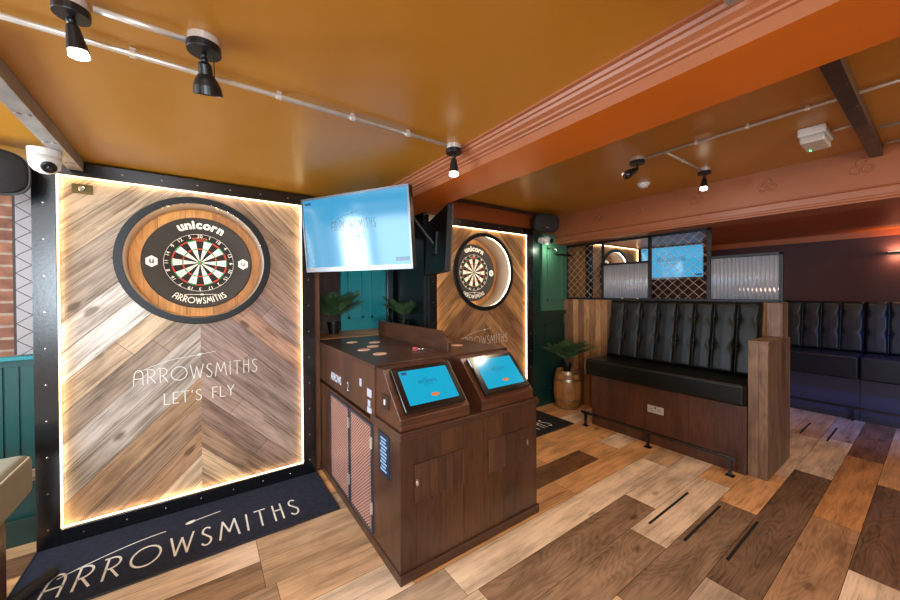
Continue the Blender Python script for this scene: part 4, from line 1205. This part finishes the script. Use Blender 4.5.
# downlight
dl = thing('recessed_downlight', 'small lit recessed downlight in the low orange ceiling', 'downlight', (4.72, .32, 2.29))
MB().lathe([(.045, -.006), (.045, -.0005), (.030, -.0005), (.032, -.006), (.045, -.006)], Matrix.Translation((4.72, .32, 2.3)), 28, 0, False).obj('trim_ring', WHITE, dl)
MB().lathe([(.030, -.004), (.030, -.0006)], Matrix.Translation((4.72, .32, 2.3)), 24).obj('lens', BULB, dl)

# cameras
def dome_cam():
    c = Vector((-.685, 2.78, 2.3145)); root = thing('dome_camera', 'white dome security camera fixed under the steel joist, near the brick corner', 'camera', (c.x, c.y, c.z-.124))
    K = Matrix.Diagonal((1.0, 1.0, 1.05, 1)); T = Matrix.Translation(c) @ K
    MB().lathe([(.062, -.035), (.064, -.0005)], T, 36).obj('mount', WHITE, root)
    MB().lathe([(.0005, -.118), (.02, -.116), (.042, -.104), (.056, -.085), (.061, -.06), (.062, -.0352)], T, 36).obj('housing', WHITE, root, smooth=True)
    d = Vector((.42, -.72, -.55)).normalized(); M = Matrix.Translation(c+Vector((0, 0, -.065))) @ d.to_track_quat('Z', 'Y').to_matrix().to_4x4() @ K
    MB().lathe([(.030, .045), (.030, .060), (.024, .0635), (.0005, .0635)], M, 28).obj('lens_ring', BLACKP, root)
    MB().lathe([(.012, .063), (.010, .067), (.0005, .069)], M, 20).obj('lens', GLASSBLK, root, smooth=True)
dome_cam()
def bullet_cam():
    root = thing('bullet_camera', 'small white turret camera above the green wall panel', 'camera', (3.70, 3.05, 2.200))
    MB().tube([(3.70, 3.165, 2.240), (3.70, 3.09, 2.235)], .042, 20).obj('mount', WHITE, root)
    MB().ball((3.72, 3.07, 2.230), .055, 12).obj('housing', WHITE, root, smooth=True)
    d = Vector((.1, -.9, -.2)).normalized(); p = Vector((3.745, 3.045, 2.225))
    MB().tube([p+d*.02, p+d*.045], .027, 18).obj('lens', GLASSBLK, root)
bullet_cam()
# picture light on green wall
pl = thing('picture_light', 'black picture light shining down the green wall panel', 'lamp', (3.98, 3.1, 2.2))
MB().tube([(3.84, 3.165, 2.13), (3.84, 3.08, 2.14), (3.85, 3.02, 2.11), (3.86, 3.0, 2.06)], .006, 8).obj('arm', BLACKP, pl, smooth=True)
MB().tube([(3.82, 3.0, 2.045), (4.16, 3.0, 2.045)], .014, 14).obj('lamp_tube', BLACKP, pl)
MB().tube([(3.86, 3.008, 2.041), (4.12, 3.008, 2.041)], .005, 8).obj('bulb', mat('picture_bulb', '#ffffff', .3, emit=(.9, 1, .8), es=.6), pl)
area('picture_light_glow', (3.80, 3.0, 2.13), (-.15, 1, -.7), .14, .05, 3.2, (.85, 1, .75))
# speakers
def speaker(c, d, sc, label, bracket_to):
    c = Vector(c); root = thing('wall_speaker', label, 'speaker', (c.x, c.y, c.z-.1*sc), 'black wall speakers')
    M = Matrix.Translation(c) @ Vector(d).normalized().to_track_quat('Z', 'Y').to_matrix().to_4x4()
    n = 40; pr = lambda r, z: [M @ Vector((.155*sc*r*abs(math.cos(a))**.6*(1 if math.cos(a) > 0 else -1), .10*sc*r*abs(math.sin(a))**.6*(1 if math.sin(a) > 0 else -1), z)) for a in [2*PI*i/n for i in range(n)]]
    rows = [pr(.75, -.08*sc), pr(.95, -.05*sc), pr(1, 0), pr(1, .03*sc)]
    mb = MB(); mb.add([v for r in rows for v in r], [(i*n+j, i*n+(j+1) % n, (i+1)*n+(j+1) % n, (i+1)*n+j) for i in range(3) for j in range(n)]+[tuple(range(n))[::-1], tuple(3*n+j for j in range(n))])
    mb.obj('cabinet', BLACKP, root, smooth=False)
    g = [pr(.97, .0301*sc), pr(.9, .042*sc), pr(.5, .05*sc)]
    mb = MB(); mb.add([v for r in g for v in r], [(i*n+j, i*n+(j+1) % n, (i+1)*n+(j+1) % n, (i+1)*n+j) for i in range(2) for j in range(n)]+[tuple(range(n))[::-1], tuple(2*n+j for j in range(n))])
    mb.obj('grille', mat('speaker_cloth', '#2c2c2e', .85, bump=.3, bscale=300), root, smooth=True)
    MB().box(-.02*sc, .02*sc, -.05*sc, -.045*sc, .0505*sc, .052*sc, 0, M).obj('badge', CHROME, root)
    MB().tube([c-Vector(d).normalized()*.07*sc, Vector(bracket_to)], .014, 10).obj('bracket', BLACKP, root)
speaker((3.61, 3.0, 2.435), (-.35, -1, -.12), 1.18, 'black wall speaker above the green wall, beside the second panel', (3.74, 3.185, 2.47))
speaker((-.985, 2.98, 2.215), (.15, -1, -.05), 1.25, 'large dark wall speaker beside the brick wall and dome camera', (-1.0, 3.35, 2.28))

# ================================================================== FOREGROUND SEAT
def stool():
    root = thing('upholstered_bench', 'beige upholstered bench end with a dark wooden leg beside the mat', 'bench', (-1.2, 2.5, 0))
    s = MB().box(-1.75, -.755, 1.95, 2.86, .475, .70).obj('cushion', BEIGE, root, bevel=.05)
    MB().tube([(-.765, 2.0, .682), (-.765, 2.81, .682), (-.803, 2.848, .682), (-1.7, 2.848, .682)], .005, 8).obj('piping', mat('beige_piping', '#b5a98f', .6), root, smooth=True)
    for x, y in ((-.872, 2.74), (-1.65, 2.74)):
        MB().box(x-.035, x+.035, y-.035, y+.035, 0, .474).obj('leg', LEGW, root, bevel=.003)
stool()
